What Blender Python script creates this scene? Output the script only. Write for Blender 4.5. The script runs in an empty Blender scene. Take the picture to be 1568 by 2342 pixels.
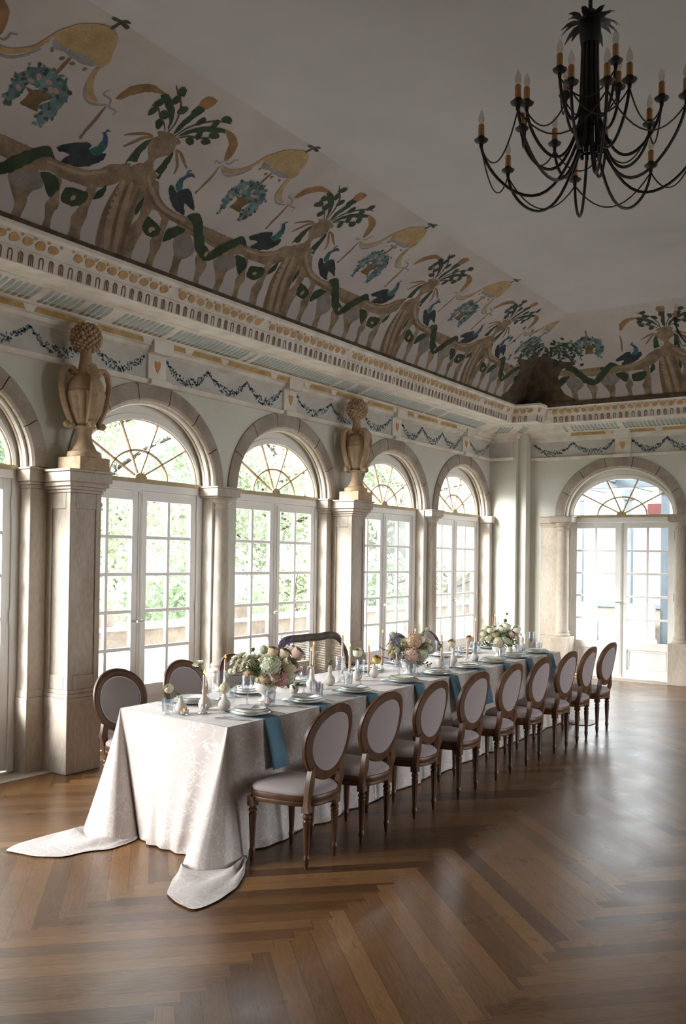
import bpy, math, random
from mathutils import Vector, Matrix
sc = bpy.context.scene
COL = sc.collection
PI = math.pi
# ------------------------------------------------------------------ camera
cam = bpy.data.objects.new('camera', bpy.data.cameras.new('camera'))
COL.objects.link(cam)
yaw, pitch, roll = map(math.radians, (33.485, 0.820, 0.779))
F = Vector((math.cos(yaw)*math.cos(pitch), math.sin(yaw)*math.cos(pitch), math.sin(pitch)))
Rr = Vector((math.sin(yaw), -math.cos(yaw), 0))
Up = Rr.cross(F)
R2 = math.cos(roll)*Rr + math.sin(roll)*Up
U2 = -math.sin(roll)*Rr + math.cos(roll)*Up
cam.matrix_world = Matrix(((R2.x, U2.x, -F.x, 0), (R2.y, U2.y, -F.y, 0), (R2.z, U2.z, -F.z, 1.75), (0, 0, 0, 1)))
cam.data.sensor_fit = 'VERTICAL'
cam.data.sensor_height = 36
cam.data.lens = 2118.8/2342*36
cam.data.shift_y = 75.7/2342
cam.data.clip_start = 0.05
cam.data.clip_end = 300
sc.camera = cam
# ------------------------------------------------------------------ light and exposure
SKY = 1.0
SUN = 1.4
EXPOSURE = 3.85
w = bpy.data.worlds.new('overcast_sky'); sc.world = w
w.use_nodes = True
wn = w.node_tree; wn.nodes.clear()
wo = wn.nodes.new('ShaderNodeOutputWorld'); wb = wn.nodes.new('ShaderNodeBackground')
tcw = wn.nodes.new('ShaderNodeTexCoord'); spw = wn.nodes.new('ShaderNodeSeparateXYZ'); rpw = wn.nodes.new('ShaderNodeValToRGB')
wn.links.new(tcw.outputs['Generated'], spw.inputs[0]); wn.links.new(spw.outputs[2], rpw.inputs[0])
rpw.color_ramp.elements[0].position = 0.0; rpw.color_ramp.elements[0].color = (0.95, 0.97, 1.0, 1)
rpw.color_ramp.elements[1].position = 0.9; rpw.color_ramp.elements[1].color = (0.80, 0.90, 1.0, 1)
wn.links.new(rpw.outputs[0], wb.inputs[0]); wb.inputs[1].default_value = SKY
wn.links.new(wb.outputs[0], wo.inputs[0])
def area(name, loc, rot, sx, sy, energy, color=(1, 1, 1), portal=False):
    l = bpy.data.lights.new(name, 'AREA'); l.shape = 'RECTANGLE'; l.size = sx; l.size_y = sy; l.energy = energy; l.color = color
    if portal: l.cycles.is_portal = True
    o = bpy.data.objects.new(name, l); o.location = loc; o.rotation_euler = rot; COL.objects.link(o)
    return o
WIN = [-0.15, 1.90, 3.96, 6.13, 8.18, 10.53, 12.60]       # window centres along the left wall
for cx in WIN:
    area('sky_portal', (cx, 6.55, 1.55), (-PI/2, 0, 0), 1.7, 3.1, 1, portal=True)   # faces -Y
for cx in (7.2, 11.2): area('sky_portal', (cx, -4.55, 1.55), (PI/2, 0, 0), 1.7, 3.1, 1, portal=True)   # faces +Y
area('sky_portal', (14.05, 4.20, 1.55), (0, PI/2, 0), 3.1, 1.7, 1, portal=True)      # faces -X
sun = bpy.data.lights.new('hazy_sun', 'SUN'); sun.energy = SUN; sun.angle = math.radians(30); sun.color = (1.0, 0.985, 0.965)
so = bpy.data.objects.new('hazy_sun', sun); so.rotation_euler = Vector((-1.3, 1.0, 0.75)).to_track_quat('Z', 'Y').to_euler(); COL.objects.link(so)
vs = sc.view_settings
vs.view_transform = 'Standard'; vs.look = 'None'; vs.exposure = EXPOSURE; vs.gamma = 1; vs.use_curve_mapping = False
cy = sc.cycles
cy.use_denoising = True
cy.max_bounces = 8; cy.diffuse_bounces = 5; cy.glossy_bounces = 3; cy.transmission_bounces = 6; cy.transparent_max_bounces = 16
cy.caustics_reflective = False; cy.caustics_refractive = False
cy.sample_clamp_indirect = 6
# ------------------------------------------------------------------ materials
def _nodes(name):
    m = bpy.data.materials.new(name); m.use_nodes = True
    nt = m.node_tree
    return m, nt, nt.nodes['Principled BSDF']
def mth(nt, op, a, b=None, c=None):
    n = nt.nodes.new('ShaderNodeMath'); n.operation = op
    for i, x in enumerate((a, b, c)):
        if x is None: continue
        if isinstance(x, (int, float)): n.inputs[i].default_value = x
        else: nt.links.new(x, n.inputs[i])
    return n.outputs[0]
def ramp(nt, fac, stops):
    r = nt.nodes.new('ShaderNodeValToRGB'); e = r.color_ramp.elements
    while len(e) < len(stops): e.new(0.5)
    for k, (p, c) in enumerate(stops):
        e[k].position = p; e[k].color = (*c, 1)
    nt.links.new(fac, r.inputs[0]); return r.outputs[0]
def noise(nt, vec, scale, detail=4, rough=0.55, dist=0):
    n = nt.nodes.new('ShaderNodeTexNoise'); n.inputs['Scale'].default_value = scale; n.inputs['Detail'].default_value = detail
    n.inputs['Roughness'].default_value = rough; n.inputs['Distortion'].default_value = dist
    if vec is not None: nt.links.new(vec, n.inputs['Vector'])
    return n.outputs['Fac']
def mixc(nt, fac, a, b, mode='MIX'):
    n = nt.nodes.new('ShaderNodeMix'); n.data_type = 'RGBA'; n.blend_type = mode
    for s, x in ((n.inputs[0], fac), (n.inputs[6], a), (n.inputs[7], b)):
        if isinstance(x, (int, float)): s.default_value = x
        elif isinstance(x, tuple): s.default_value = (*x, 1)
        else: nt.links.new(x, s)
    return n.outputs[2]
def mapping(nt, src, scale=(1, 1, 1), rot=(0, 0, 0)):
    mp = nt.nodes.new('ShaderNodeMapping'); mp.inputs['Scale'].default_value = scale; mp.inputs['Rotation'].default_value = rot
    nt.links.new(src, mp.inputs[0]); return mp.outputs[0]
def bump(nt, b, h, strength=0.2, dist=0.01):
    n = nt.nodes.new('ShaderNodeBump'); n.inputs['Strength'].default_value = strength; n.inputs['Distance'].default_value = dist
    nt.links.new(h, n.inputs['Height']); nt.links.new(n.outputs[0], b.inputs['Normal'])
def mat(name, c1, c2=None, scale=6, rough=0.6, metal=0, spec=0.5, stretch=(1, 1, 1), bmp=0, lo=0.35, hi=0.65, detail=5, sub=0, fine=0):
    m, nt, b = _nodes(name)
    b.inputs['Roughness'].default_value = rough; b.inputs['Metallic'].default_value = metal
    b.inputs['Specular IOR Level'].default_value = spec
    if c2 is None: c2 = tuple(x*0.86 for x in c1)
    g = nt.nodes.new('ShaderNodeNewGeometry')
    v = mapping(nt, g.outputs['Position'], stretch)
    f = noise(nt, v, scale, detail)
    c = ramp(nt, f, [(lo, c2), (hi, c1)])
    if fine:
        f2 = noise(nt, v, fine, 2)
        c = mixc(nt, 0.35, c, ramp(nt, f2, [(0.35, (0.55,)*3), (0.65, (1.0,)*3)]), 'MULTIPLY')
    nt.links.new(c, b.inputs['Base Color'])
    if sub: b.inputs['Subsurface Weight'].default_value = sub; b.inputs['Subsurface Radius'].default_value = (0.01, 0.008, 0.006); b.inputs['Subsurface Scale'].default_value = 0.5
    if bmp: bump(nt, b, f, bmp)
    return m
def glass_mat(name, tint, refl=0.08, rough=0.02, edge=0.5, bumpy=0):
    m, nt, b = _nodes(name); nt.nodes.remove(b)
    out = nt.nodes['Material Output']
    t = nt.nodes.new('ShaderNodeBsdfTransparent'); t.inputs[0].default_value = (*tint, 1)
    gl = nt.nodes.new('ShaderNodeBsdfGlossy'); gl.inputs[1].default_value = rough
    lw = nt.nodes.new('ShaderNodeLayerWeight'); lw.inputs[0].default_value = 0.35
    f = mth(nt, 'MULTIPLY_ADD', lw.outputs['Facing'], edge, refl)
    mx = nt.nodes.new('ShaderNodeMixShader')
    nt.links.new(f, mx.inputs[0]); nt.links.new(t.outputs[0], mx.inputs[1]); nt.links.new(gl.outputs[0], mx.inputs[2])
    nt.links.new(mx.outputs[0], out.inputs[0]); return m
def emit(name, col, strength):
    m, nt, b = _nodes(name)
    b.inputs['Base Color'].default_value = (*col, 1); b.inputs['Emission Color'].default_value = (*col, 1); b.inputs['Emission Strength'].default_value = strength
    return m
M = {}
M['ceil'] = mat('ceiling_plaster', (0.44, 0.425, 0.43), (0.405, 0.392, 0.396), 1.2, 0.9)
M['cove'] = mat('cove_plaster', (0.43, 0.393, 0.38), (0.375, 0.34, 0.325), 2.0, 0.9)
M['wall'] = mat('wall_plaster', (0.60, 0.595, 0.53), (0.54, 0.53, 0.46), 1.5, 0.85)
M['frieze'] = mat('frieze_plaster', (0.56, 0.54, 0.50), (0.46, 0.44, 0.41), 4, 0.85)
M['cornice'] = mat('cornice_plaster', (0.70, 0.66, 0.60), (0.55, 0.49, 0.42), 5, 0.8, lo=0.3, hi=0.6)
M['stone'] = mat('limestone', (0.52, 0.455, 0.38), (0.36, 0.29, 0.22), 2.2, 0.75, stretch=(1, 1, 0.35), lo=0.3, hi=0.62, fine=40, bmp=0.05)
M['archstone'] = mat('archivolt_stone', (0.40, 0.34, 0.285), (0.27, 0.215, 0.175), 4, 0.8, lo=0.3, hi=0.65, fine=45)
M['urn'] = mat('urn_stone', (0.50, 0.36, 0.23), (0.30, 0.19, 0.105), 5, 0.7, lo=0.3, hi=0.66, fine=30, bmp=0.1)
M['white'] = mat('white_paint', (0.84, 0.825, 0.79), (0.78, 0.76, 0.725), 3, 0.45)
M['yellowbar'] = mat('ochre_transom_paint', (0.50, 0.42, 0.24), (0.38, 0.30, 0.16), 8, 0.6)
M['fanbar'] = mat('fanlight_bar_paint', (0.48, 0.36, 0.24), (0.36, 0.25, 0.16), 8, 0.5)
M['pane'] = glass_mat('window_glass', (0.97, 0.985, 0.98), 0.03, 0.0, 0.25)
M['crystal'] = glass_mat('crystal_glass', (0.90, 0.91, 0.93), 0.10, 0.05, 0.55)
M['brass'] = mat('brass', (0.62, 0.58, 0.50), None, 8, 0.35, 0.7)
M['iron'] = mat('black_iron', (0.012, 0.012, 0.011), (0.02, 0.018, 0.015), 10, 0.55, 0.3)
M['sleeve'] = mat('candle_sleeve', (0.42, 0.20, 0.08), (0.30, 0.14, 0.06), 30, 0.7)
M['bulb'] = glass_mat('bulb_glass', (0.86, 0.84, 0.82), 0.10, 0.05, 0.5)
M['wood'] = mat('chair_wood', (0.110, 0.043, 0.0145), (0.050, 0.019, 0.0065), 14, 0.4, stretch=(1, 1, 0.3))
M['darkwood'] = mat('settee_wood', (0.075, 0.05, 0.032), (0.03, 0.02, 0.013), 12, 0.5)
M['fabric'] = mat('mauve_linen', (0.35, 0.298, 0.292), (0.29, 0.248, 0.245), 300, 0.95, detail=2)
M['piping'] = mat('pale_piping', (0.66, 0.60, 0.54), None, 20, 0.9)
M['cane'] = mat('cane', (0.46, 0.38, 0.28), (0.32, 0.25, 0.17), 30, 0.7)
M['napkin'] = mat('teal_linen', (0.125, 0.245, 0.32), (0.10, 0.20, 0.265), 200, 0.9, detail=2)
M['china'] = mat('white_china', (0.80, 0.79, 0.76), (0.74, 0.73, 0.69), 6, 0.15)
M['rim'] = mat('sage_plate_rim', (0.30, 0.29, 0.24), (0.22, 0.21, 0.17), 60, 0.3)
M['bisque'] = mat('matte_ceramic', (0.66, 0.62, 0.56), (0.56, 0.51, 0.45), 20, 0.6)
M['silver'] = mat('silver', (0.55, 0.53, 0.50), (0.40, 0.37, 0.34), 12, 0.25, 1.0)
M['card'] = mat('grey_card', (0.55, 0.53, 0.52), None, 30, 0.8)
M['wax'] = mat('blush_wax', (0.60, 0.42, 0.31), (0.55, 0.38, 0.28), 10, 0.5)
M['flame'] = emit('candle_flame', (1.0, 0.24, 0.025), 0.5)
M['stem'] = mat('stem_green', (0.12, 0.22, 0.06), (0.07, 0.13, 0.035), 20, 0.6)
M['leaf'] = mat('bouquet_leaf', (0.10, 0.19, 0.055), (0.045, 0.10, 0.03), 20, 0.6)
FL = {'white': ((0.82, 0.80, 0.66), (0.70, 0.66, 0.46)), 'cream': ((0.80, 0.72, 0.54), (0.66, 0.54, 0.36)), 'blush': ((0.78, 0.58, 0.49), (0.66, 0.42, 0.34)),
      'peach': ((0.72, 0.53, 0.38), (0.56, 0.36, 0.22)), 'green': ((0.66, 0.66, 0.50), (0.50, 0.54, 0.36)), 'purple': ((0.22, 0.17, 0.42), (0.12, 0.09, 0.26)),
      'yellow': ((0.80, 0.60, 0.22), (0.66, 0.44, 0.10)), 'bud': ((0.22, 0.26, 0.08), (0.12, 0.16, 0.05)), 'rose': ((0.74, 0.42, 0.38), (0.6, 0.3, 0.27))}
for k, (a, b_) in FL.items(): M['f_'+k] = mat('petal_'+k, a, b_, 45, 0.7)
PAINT = {'stonelight': ((0.34, 0.26, 0.18), (0.25, 0.185, 0.125)), 'stonedark': ((0.17, 0.12, 0.075), (0.12, 0.08, 0.05)), 'stone': ((0.26, 0.19, 0.125), (0.15, 0.105, 0.065)), 'stone2': ((0.29, 0.215, 0.145), (0.15, 0.105, 0.07)), 'cloth': ((0.25, 0.215, 0.20), (0.17, 0.15, 0.15)), 'green': ((0.035, 0.058, 0.028), (0.018, 0.03, 0.015)),
         'rust': ((0.30, 0.16, 0.07), (0.17, 0.10, 0.045)), 'bird': ((0.028, 0.037, 0.045), (0.012, 0.016, 0.02)), 'teal': ((0.03, 0.15, 0.14), (0.02, 0.08, 0.075)), 'blue': ((0.045, 0.07, 0.19), (0.03, 0.045, 0.10)),
         'flower': ((0.15, 0.225, 0.235), (0.05, 0.095, 0.105)), 'basket': ((0.17, 0.11, 0.05), (0.10, 0.062, 0.03)), 'gold': ((0.40, 0.285, 0.15), (0.30, 0.20, 0.10)), 'gray': ((0.27, 0.255, 0.26), (0.20, 0.19, 0.20)),
         'dark': ((0.07, 0.062, 0.055), (0.04, 0.035, 0.03)), 'brown': ((0.24, 0.14, 0.085), (0.17, 0.10, 0.06)), 'pink': ((0.36, 0.26, 0.24), (0.28, 0.2, 0.19)), 'corner': ((0.10, 0.07, 0.042), (0.045, 0.032, 0.02)),
         'ochre': ((0.56, 0.36, 0.17), (0.44, 0.26, 0.12)), 'flute': ((0.25, 0.14, 0.07), (0.17, 0.09, 0.045)), 'leafblue': ((0.42, 0.48, 0.48), (0.30, 0.37, 0.38)), 'leafgreen': ((0.30, 0.32, 0.20), (0.20, 0.24, 0.17)),
         'panel': ((0.52, 0.36, 0.15), (0.36, 0.22, 0.08)), 'garland': ((0.16, 0.20, 0.20), (0.08, 0.11, 0.12)), 'garland2': ((0.15, 0.22, 0.33), (0.11, 0.15, 0.22)), 'mask': ((0.60, 0.30, 0.14), (0.52, 0.24, 0.10)), 'cream': ((0.74, 0.70, 0.63), (0.66, 0.6, 0.52))}
for k, (a, b_) in PAINT.items(): M['p_'+k] = mat('paint_'+k, a, b_, 9, 0.9, fine=60)
# parquet laid in herringbone bands of planks
def floor_mat():
    m, nt, b = _nodes('herringbone_parquet')
    g = nt.nodes.new('ShaderNodeNewGeometry'); sp = nt.nodes.new('ShaderNodeSeparateXYZ'); nt.links.new(g.outputs['Position'], sp.inputs[0])
    x, y = sp.outputs[0], sp.outputs[1]
    PW = 0.15
    tri = mth(nt, 'MULTIPLY', mth(nt, 'SUBTRACT', mth(nt, 'ABSOLUTE', mth(nt, 'SUBTRACT', mth(nt, 'FRACT', mth(nt, 'DIVIDE', x, PW)), 0.5)), 0.25), PW)
    yb = mth(nt, 'DIVIDE', mth(nt, 'ADD', mth(nt, 'SUBTRACT', y, 2.55-21*1.05), tri), 1.05)
    band = mth(nt, 'FLOOR', yb)
    par = mth(nt, 'MODULO', band, 2.0)                      # 1 for the band 2.55..3.60
    sg = mth(nt, 'MULTIPLY_ADD', par, 2.0, -1.0)
    s = mth(nt, 'DIVIDE', mth(nt, 'ADD', x, mth(nt, 'MULTIPLY', y, sg)), PW)
    al = mth(nt, 'SUBTRACT', x, mth(nt, 'MULTIPLY', y, sg))
    idx = mth(nt, 'FLOOR', s); fr = mth(nt, 'FRACT', s)
    cmb = nt.nodes.new('ShaderNodeCombineXYZ'); nt.links.new(idx, cmb.inputs[0]); nt.links.new(band, cmb.inputs[1])
    wn_ = nt.nodes.new('ShaderNodeTexWhiteNoise'); wn_.noise_dimensions = '3D'; nt.links.new(cmb.outputs[0], wn_.inputs['Vector'])
    rnd = wn_.outputs['Value']
    c2 = nt.nodes.new('ShaderNodeCombineXYZ')
    nt.links.new(mth(nt, 'MULTIPLY', s, 1.6), c2.inputs[0]); nt.links.new(mth(nt, 'MULTIPLY', al, 1.3), c2.inputs[1]); nt.links.new(mth(nt, 'MULTIPLY', rnd, 40.0), c2.inputs[2])
    n1 = noise(nt, c2.outputs[0], 1.2, 3, 0.5, 0.6)
    rings = mth(nt, 'FRACT', mth(nt, 'MULTIPLY', n1, 9.0))
    rings = mth(nt, 'ABSOLUTE', mth(nt, 'SUBTRACT', rings, 0.5))
    n2 = noise(nt, mapping(nt, c2.outputs[0], (9, 1.2, 1)), 3.0, 6, 0.7)
    f = mth(nt, 'ADD', mth(nt, 'MULTIPLY', rnd, 0.52), mth(nt, 'ADD', mth(nt, 'MULTIPLY', rings, 0.34), mth(nt, 'MULTIPLY', n2, 0.42)))
    col = ramp(nt, f, [(0.15, (0.050, 0.0200, 0.0065)), (0.45, (0.115, 0.050, 0.0160)), (0.75, (0.200, 0.095, 0.0340)), (1.0, (0.300, 0.160, 0.0620))])
    wear = noise(nt, g.outputs['Position'], 0.9, 4)
    col = mixc(nt, ramp(nt, wear, [(0.45, (0, 0, 0)), (0.8, (0.35,)*3)]), col, (0.22, 0.13, 0.062))
    e1 = mth(nt, 'LESS_THAN', mth(nt, 'MINIMUM', fr, mth(nt, 'SUBTRACT', 1.0, fr)), 0.014)
    fb = mth(nt, 'FRACT', yb)
    e2 = mth(nt, 'LESS_THAN', mth(nt, 'MINIMUM', fb, mth(nt, 'SUBTRACT', 1.0, fb)), 0.0018)
    gap = mth(nt, 'MAXIMUM', e1, e2)
    col = mixc(nt, mth(nt, 'MULTIPLY', gap, 0.7), col, (0.02, 0.01, 0.005))
    nt.links.new(col, b.inputs['Base Color']); b.inputs['Specular IOR Level'].default_value = 0.4
    rg = noise(nt, g.outputs['Position'], 3.0, 5)
    nt.links.new(mth(nt, 'MULTIPLY_ADD', rg, 0.22, mth(nt, 'MULTIPLY_ADD', n2, 0.12, 0.14)), b.inputs['Roughness'])
    h = mth(nt, 'SUBTRACT', mth(nt, 'MULTIPLY_ADD', n2, 0.15, mth(nt, 'MULTIPLY', rnd, 0.25)), gap)
    bump(nt, b, h, 0.25, 0.002)
    return m
M['floor'] = floor_mat()
def cloth_mat():
    m, nt, b = _nodes('vine_damask')
    uv = nt.nodes.new('ShaderNodeUVMap'); uv.uv_map = 'UVMap'
    nz = nt.nodes.new('ShaderNodeTexNoise'); nz.inputs['Scale'].default_value = 5; nt.links.new(uv.outputs[0], nz.inputs['Vector'])
    va = nt.nodes.new('ShaderNodeVectorMath'); va.operation = 'MULTIPLY_ADD'; nt.links.new(nz.outputs['Color'], va.inputs[0]); va.inputs[1].default_value = (0.12, 0.12, 0); nt.links.new(uv.outputs[0], va.inputs[2])
    def vor(scale, feat):
        v = nt.nodes.new('ShaderNodeTexVoronoi'); v.feature = feat; v.inputs['Scale'].default_value = scale; nt.links.new(va.outputs[0], v.inputs['Vector']); return v.outputs['Distance']
    v1 = mth(nt, 'LESS_THAN', vor(11, 'DISTANCE_TO_EDGE'), 0.016)
    v2 = mth(nt, 'LESS_THAN', vor(30, 'DISTANCE_TO_EDGE'), 0.045)
    v3 = mth(nt, 'LESS_THAN', vor(38, 'F1'), 0.26)
    msk = noise(nt, uv.outputs[0], 9, 2)
    leafy = mth(nt, 'MULTIPLY', mth(nt, 'MAXIMUM', v2, v3), mth(nt, 'GREATER_THAN', msk, 0.50))
    pat = mth(nt, 'MAXIMUM', v1, leafy)
    thr = noise(nt, uv.outputs[0], 260, 2)
    pat = mth(nt, 'MULTIPLY', pat, mth(nt, 'MULTIPLY_ADD', thr, 0.5, 0.45))
    col = mixc(nt, pat, (0.50, 0.435, 0.405), (0.66, 0.62, 0.585))
    nt.links.new(col, b.inputs['Base Color']); b.inputs['Roughness'].default_value = 0.5
    b.inputs['Sheen Weight'].default_value = 0.15
    bump(nt, b, thr, 0.1, 0.001)
    return m
M['cloth'] = cloth_mat()
# ------------------------------------------------------------------ mesh helper
class MB:
    def __init__(s): s.v = []; s.f = []; s.m = []; s.s = []
    def add(s, vs_, fs, m=0, sm=False):
        o = len(s.v); s.v += [tuple(p) for p in vs_]
        for f in fs: s.f.append(tuple(i+o for i in f)); s.m.append(m); s.s.append(sm)
    def box(s, x0, x1, y0, y1, z0, z1, m=0, T=None):
        p = [(x, y, z) for z in (z0, z1) for y in (y0, y1) for x in (x0, x1)]
        if T: p = [T(*q) for q in p]
        s.add(p, [(0, 2, 3, 1), (4, 5, 7, 6), (0, 1, 5, 4), (2, 6, 7, 3), (0, 4, 6, 2), (1, 3, 7, 5)], m)
    def lathe(s, prof, n=24, c=(0, 0, 0), m=0, sm=True, wave=None, caps=True, T=None):
        vv = []
        for r, z in prof:
            for k in range(n):
                a = 2*PI*k/n; q = r*(wave(a, z) if wave else 1)
                p = (c[0]+q*math.cos(a), c[1]+q*math.sin(a), c[2]+z); vv.append(T(*p) if T else p)
        ff = [(i*n+k, i*n+(k+1) % n, (i+1)*n+(k+1) % n, (i+1)*n+k) for i in range(len(prof)-1) for k in range(n)]
        if caps:
            if prof[0][0] > 1e-5: ff.append(tuple(reversed(range(n))))
            if prof[-1][0] > 1e-5: ff.append(tuple((len(prof)-1)*n+k for k in range(n)))
        s.add(vv, ff, m, sm)
    def tube(s, pts, r, n=8, m=0, closed=False, flat=1.0, sm=True):
        P = [Vector(p) for p in pts]; N = len(P); vv = []
        ref = None
        for i in range(N):
            a = P[(i-1) % N] if (closed or i > 0) else P[0]; b = P[(i+1) % N] if (closed or i < N-1) else P[-1]
            t = (b-a).normalized()
            if ref is None: ref = Vector((0, 0, 1)) if abs(t.z) < 0.9 else Vector((1, 0, 0))
            u = (ref-t*ref.dot(t)); u = u.normalized() if u.length > 1e-6 else t.orthogonal().normalized()
            ref = u; w_ = t.cross(u); rr = r[i] if isinstance(r, (list, tuple)) else r
            for k in range(n):
                q = 2*PI*k/n; vv.append(P[i]+u*(rr*math.cos(q))+w_*(rr*flat*math.sin(q)))
        L = N if closed else N-1
        ff = [(i*n+k, i*n+(k+1) % n, ((i+1) % N)*n+(k+1) % n, ((i+1) % N)*n+k) for i in range(L) for k in range(n)]
        if not closed: ff += [tuple(reversed(range(n))), tuple((N-1)*n+k for k in range(n))]
        s.add(vv, ff, m, sm)
    def ball(s, c, r, n=12, k=8, m=0, sq=(1, 1, 1)):
        vv = [(c[0]+r*sq[0]*math.sin(PI*i/k)*math.cos(2*PI*j/n), c[1]+r*sq[1]*math.sin(PI*i/k)*math.sin(2*PI*j/n), c[2]-r*sq[2]*math.cos(PI*i/k)) for i in range(k+1) for j in range(n)]
        s.add(vv, [(i*n+j, i*n+(j+1) % n, (i+1)*n+(j+1) % n, (i+1)*n+j) for i in range(k) for j in range(n)], m, True)
    def grid(s, fn, nu, nv, m=0, sm=True, cu=False):
        vv = [fn(i/(nu if cu else nu-1), j/(nv-1)) for j in range(nv) for i in range(nu)]
        U = nu if cu else nu-1
        s.add(vv, [(j*nu+i, j*nu+(i+1) % nu, (j+1)*nu+(i+1) % nu, (j+1)*nu+i) for j in range(nv-1) for i in range(U)], m, sm)
    def prism(s, poly, T, h0, h1, m=0, sm=False, back=True):
        n = len(poly); vv = [T(x, y, h0) for x, y in poly]+[T(x, y, h1) for x, y in poly]
        ff = [(i, (i+1) % n, n+(i+1) % n, n+i) for i in range(n)]
        s.add(vv, ff, m, sm); s.add(vv[n:], [tuple(range(n))], m)
        if back: s.add(vv[:n], [tuple(reversed(range(n)))], m)
    def sweep(s, path, prof, m=0, mi=None):
        N = len(path); off = []
        for i in range(N):
            ns = []
            for a, b in ((i-1, i), (i, i+1)):
                if a >= 0 and b < N:
                    d = Vector((path[b][0]-path[a][0], path[b][1]-path[a][1])).normalized(); ns.append(Vector((d.y, -d.x)))
            off.append((ns[0]+ns[-1])/(1+ns[0].dot(ns[-1])) if len(ns) == 2 else ns[0])
        vv = [(path[i][0]+off[i].x*p, path[i][1]+off[i].y*p, z) for i in range(N) for p, z in prof]
        K = len(prof)
        for j in range(K-1):
            s.add([], [], m); o = 0
        base = len(s.v); s.v += vv
        for i in range(N-1):
            for j in range(K-1):
                s.f.append((base+i*K+j, base+(i+1)*K+j, base+(i+1)*K+j+1, base+i*K+j+1)); s.m.append(mi[j] if mi else m); s.s.append(False)
    def build(s, name, mats, parent=None, ang=38, bevel=0, loc=None):
        me = bpy.data.meshes.new(name); me.from_pydata(s.v, [], s.f)
        if not isinstance(mats, (list, tuple)): mats = [mats]
        for x in mats: me.materials.append(M[x] if isinstance(x, str) else x)
        me.polygons.foreach_set('material_index', s.m); me.polygons.foreach_set('use_smooth', s.s)
        me.validate(); me.update()
        if any(s.s): me.set_sharp_from_angle(angle=math.radians(ang))
        o = bpy.data.objects.new(name, me); COL.objects.link(o)
        if parent: o.parent = parent
        if loc: o.location = loc
        if bevel:
            md = o.modifiers.new('edge', 'BEVEL'); md.width = bevel; md.segments = 2; md.limit_method = 'ANGLE'; md.angle_limit = math.radians(40)
        return o
def tag(o, label=None, cat=None, group=None, kind=None):
    if label: o['label'] = label
    if cat: o['category'] = cat
    if group: o['group'] = group
    if kind: o['kind'] = kind
    return o
def empty(name, loc=(0, 0, 0), rz=0):
    o = bpy.data.objects.new(name, None); o.location = loc; o.rotation_euler = (0, 0, rz); o.empty_display_size = 0.05; COL.objects.link(o); return o
def copy_tree(o, parent=None):
    c = o.copy(); COL.objects.link(c); c.parent = parent
    for ch in list(o.children): copy_tree(ch, c)
    return c
def place(o, x, y, z=0, rz=0):
    o.location = (x, y, z); o.rotation_euler = (0, 0, rz); return o
rng = random.Random(7)
ORD = ['first', 'second', 'third', 'fourth', 'fifth', 'sixth', 'seventh', 'eighth', 'ninth', 'tenth']
# ================================================================== ROOM
YW, XE = 6.18, 13.80
ZS = 2.45                                  # springing of the arches
YR, XB = -4.2, -2.2                        # right wall and back wall
TL = lambda u, d, z: (u, YW+d, z)          # left wall: u along X, d outwards
TE = lambda u, d, z: (XE+d, u, z)          # end wall: u along Y, d outwards
HW, AB = 0.84, 0.72                        # half width and rise of an opening
def arch(c, a, b, n=28): return [(c-a*math.cos(PI*k/n), ZS+b*math.sin(PI*k/n)) for k in range(n+1)]
def arch_wall(T, cs, u0, u1, zt, dep, mtl, name, label):
    b = MB()
    for d in (0, dep):
        edges = [u0]
        for c in cs: edges += [c-HW, c+HW]
        edges.append(u1)
        for k in range(0, len(edges), 2):
            b.add([T(edges[k], d, 0), T(edges[k+1], d, 0), T(edges[k+1], d, zt), T(edges[k], d, zt)], [(0, 1, 2, 3)])
        for c in cs:
            p = arch(c, HW, AB)
            for (ua, za), (ub, zb) in zip(p, p[1:]):
                b.add([T(ua, d, za), T(ub, d, zb), T(ub, d, zt), T(ua, d, zt)], [(0, 1, 2, 3)])
    for c in cs:
        p = [(c-HW, 0)]+arch(c, HW, AB)+[(c+HW, 0)]
        for (ua, za), (ub, zb) in zip(p, p[1:]):
            b.add([T(ua, 0, za), T(ub, 0, zb), T(ub, dep, zb), T(ua, dep, za)], [(0, 1, 2, 3)], 1)
    b.add([T(u0, 0, zt), T(u1, 0, zt), T(u1, dep, zt), T(u0, dep, zt)], [(0, 1, 2, 3)])
    for u in (u0, u1): b.add([T(u, 0, 0), T(u, dep, 0), T(u, dep, zt), T(u, 0, zt)], [(0, 1, 2, 3)])
    return tag(b.build(name, [mtl, 'stone']), label, 'wall', kind='structure')
arch_wall(TL, WIN, XB, 14.1, 5.2, 0.28, 'wall', 'wall_left', 'pale plaster wall pierced by a row of tall arched windows')
arch_wall(TE, [4.20], YR, 6.18, 5.2, 0.28, 'wall', 'wall_end', 'pale plaster end wall with one arched glazed door')
TRt = lambda u, d, z: (u, YR-d, z)         # right wall, out of the frame; its openings are added for fill light
arch_wall(TRt, [7.2, 11.2], XB, 14.1, 5.2, 0.28, 'wall', 'wall_right', 'unseen plaster wall with two arched openings added to let in fill light')
b = MB(); b.box(XB-0.2, XB, YR, 6.46, 0, 5.2); tag(b.build('wall_back', 'wall'), 'plain plaster wall behind the photographer', 'wall', kind='structure')
b = MB(); b.box(XB-0.2, 14.1, YR-0.2, 6.46, -0.12, 0); tag(b.build('floor', 'floor'), 'polished oak floor laid in herringbone bands', 'floor', kind='structure')
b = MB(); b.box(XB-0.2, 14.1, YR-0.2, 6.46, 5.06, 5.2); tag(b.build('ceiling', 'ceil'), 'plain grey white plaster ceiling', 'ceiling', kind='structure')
b = MB(); b.box(XB, 13.5, 6.04, 6.46, 0.0, 0.006); b.box(13.66, 14.08, 3.3, 5.1, 0, 0.006)
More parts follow.
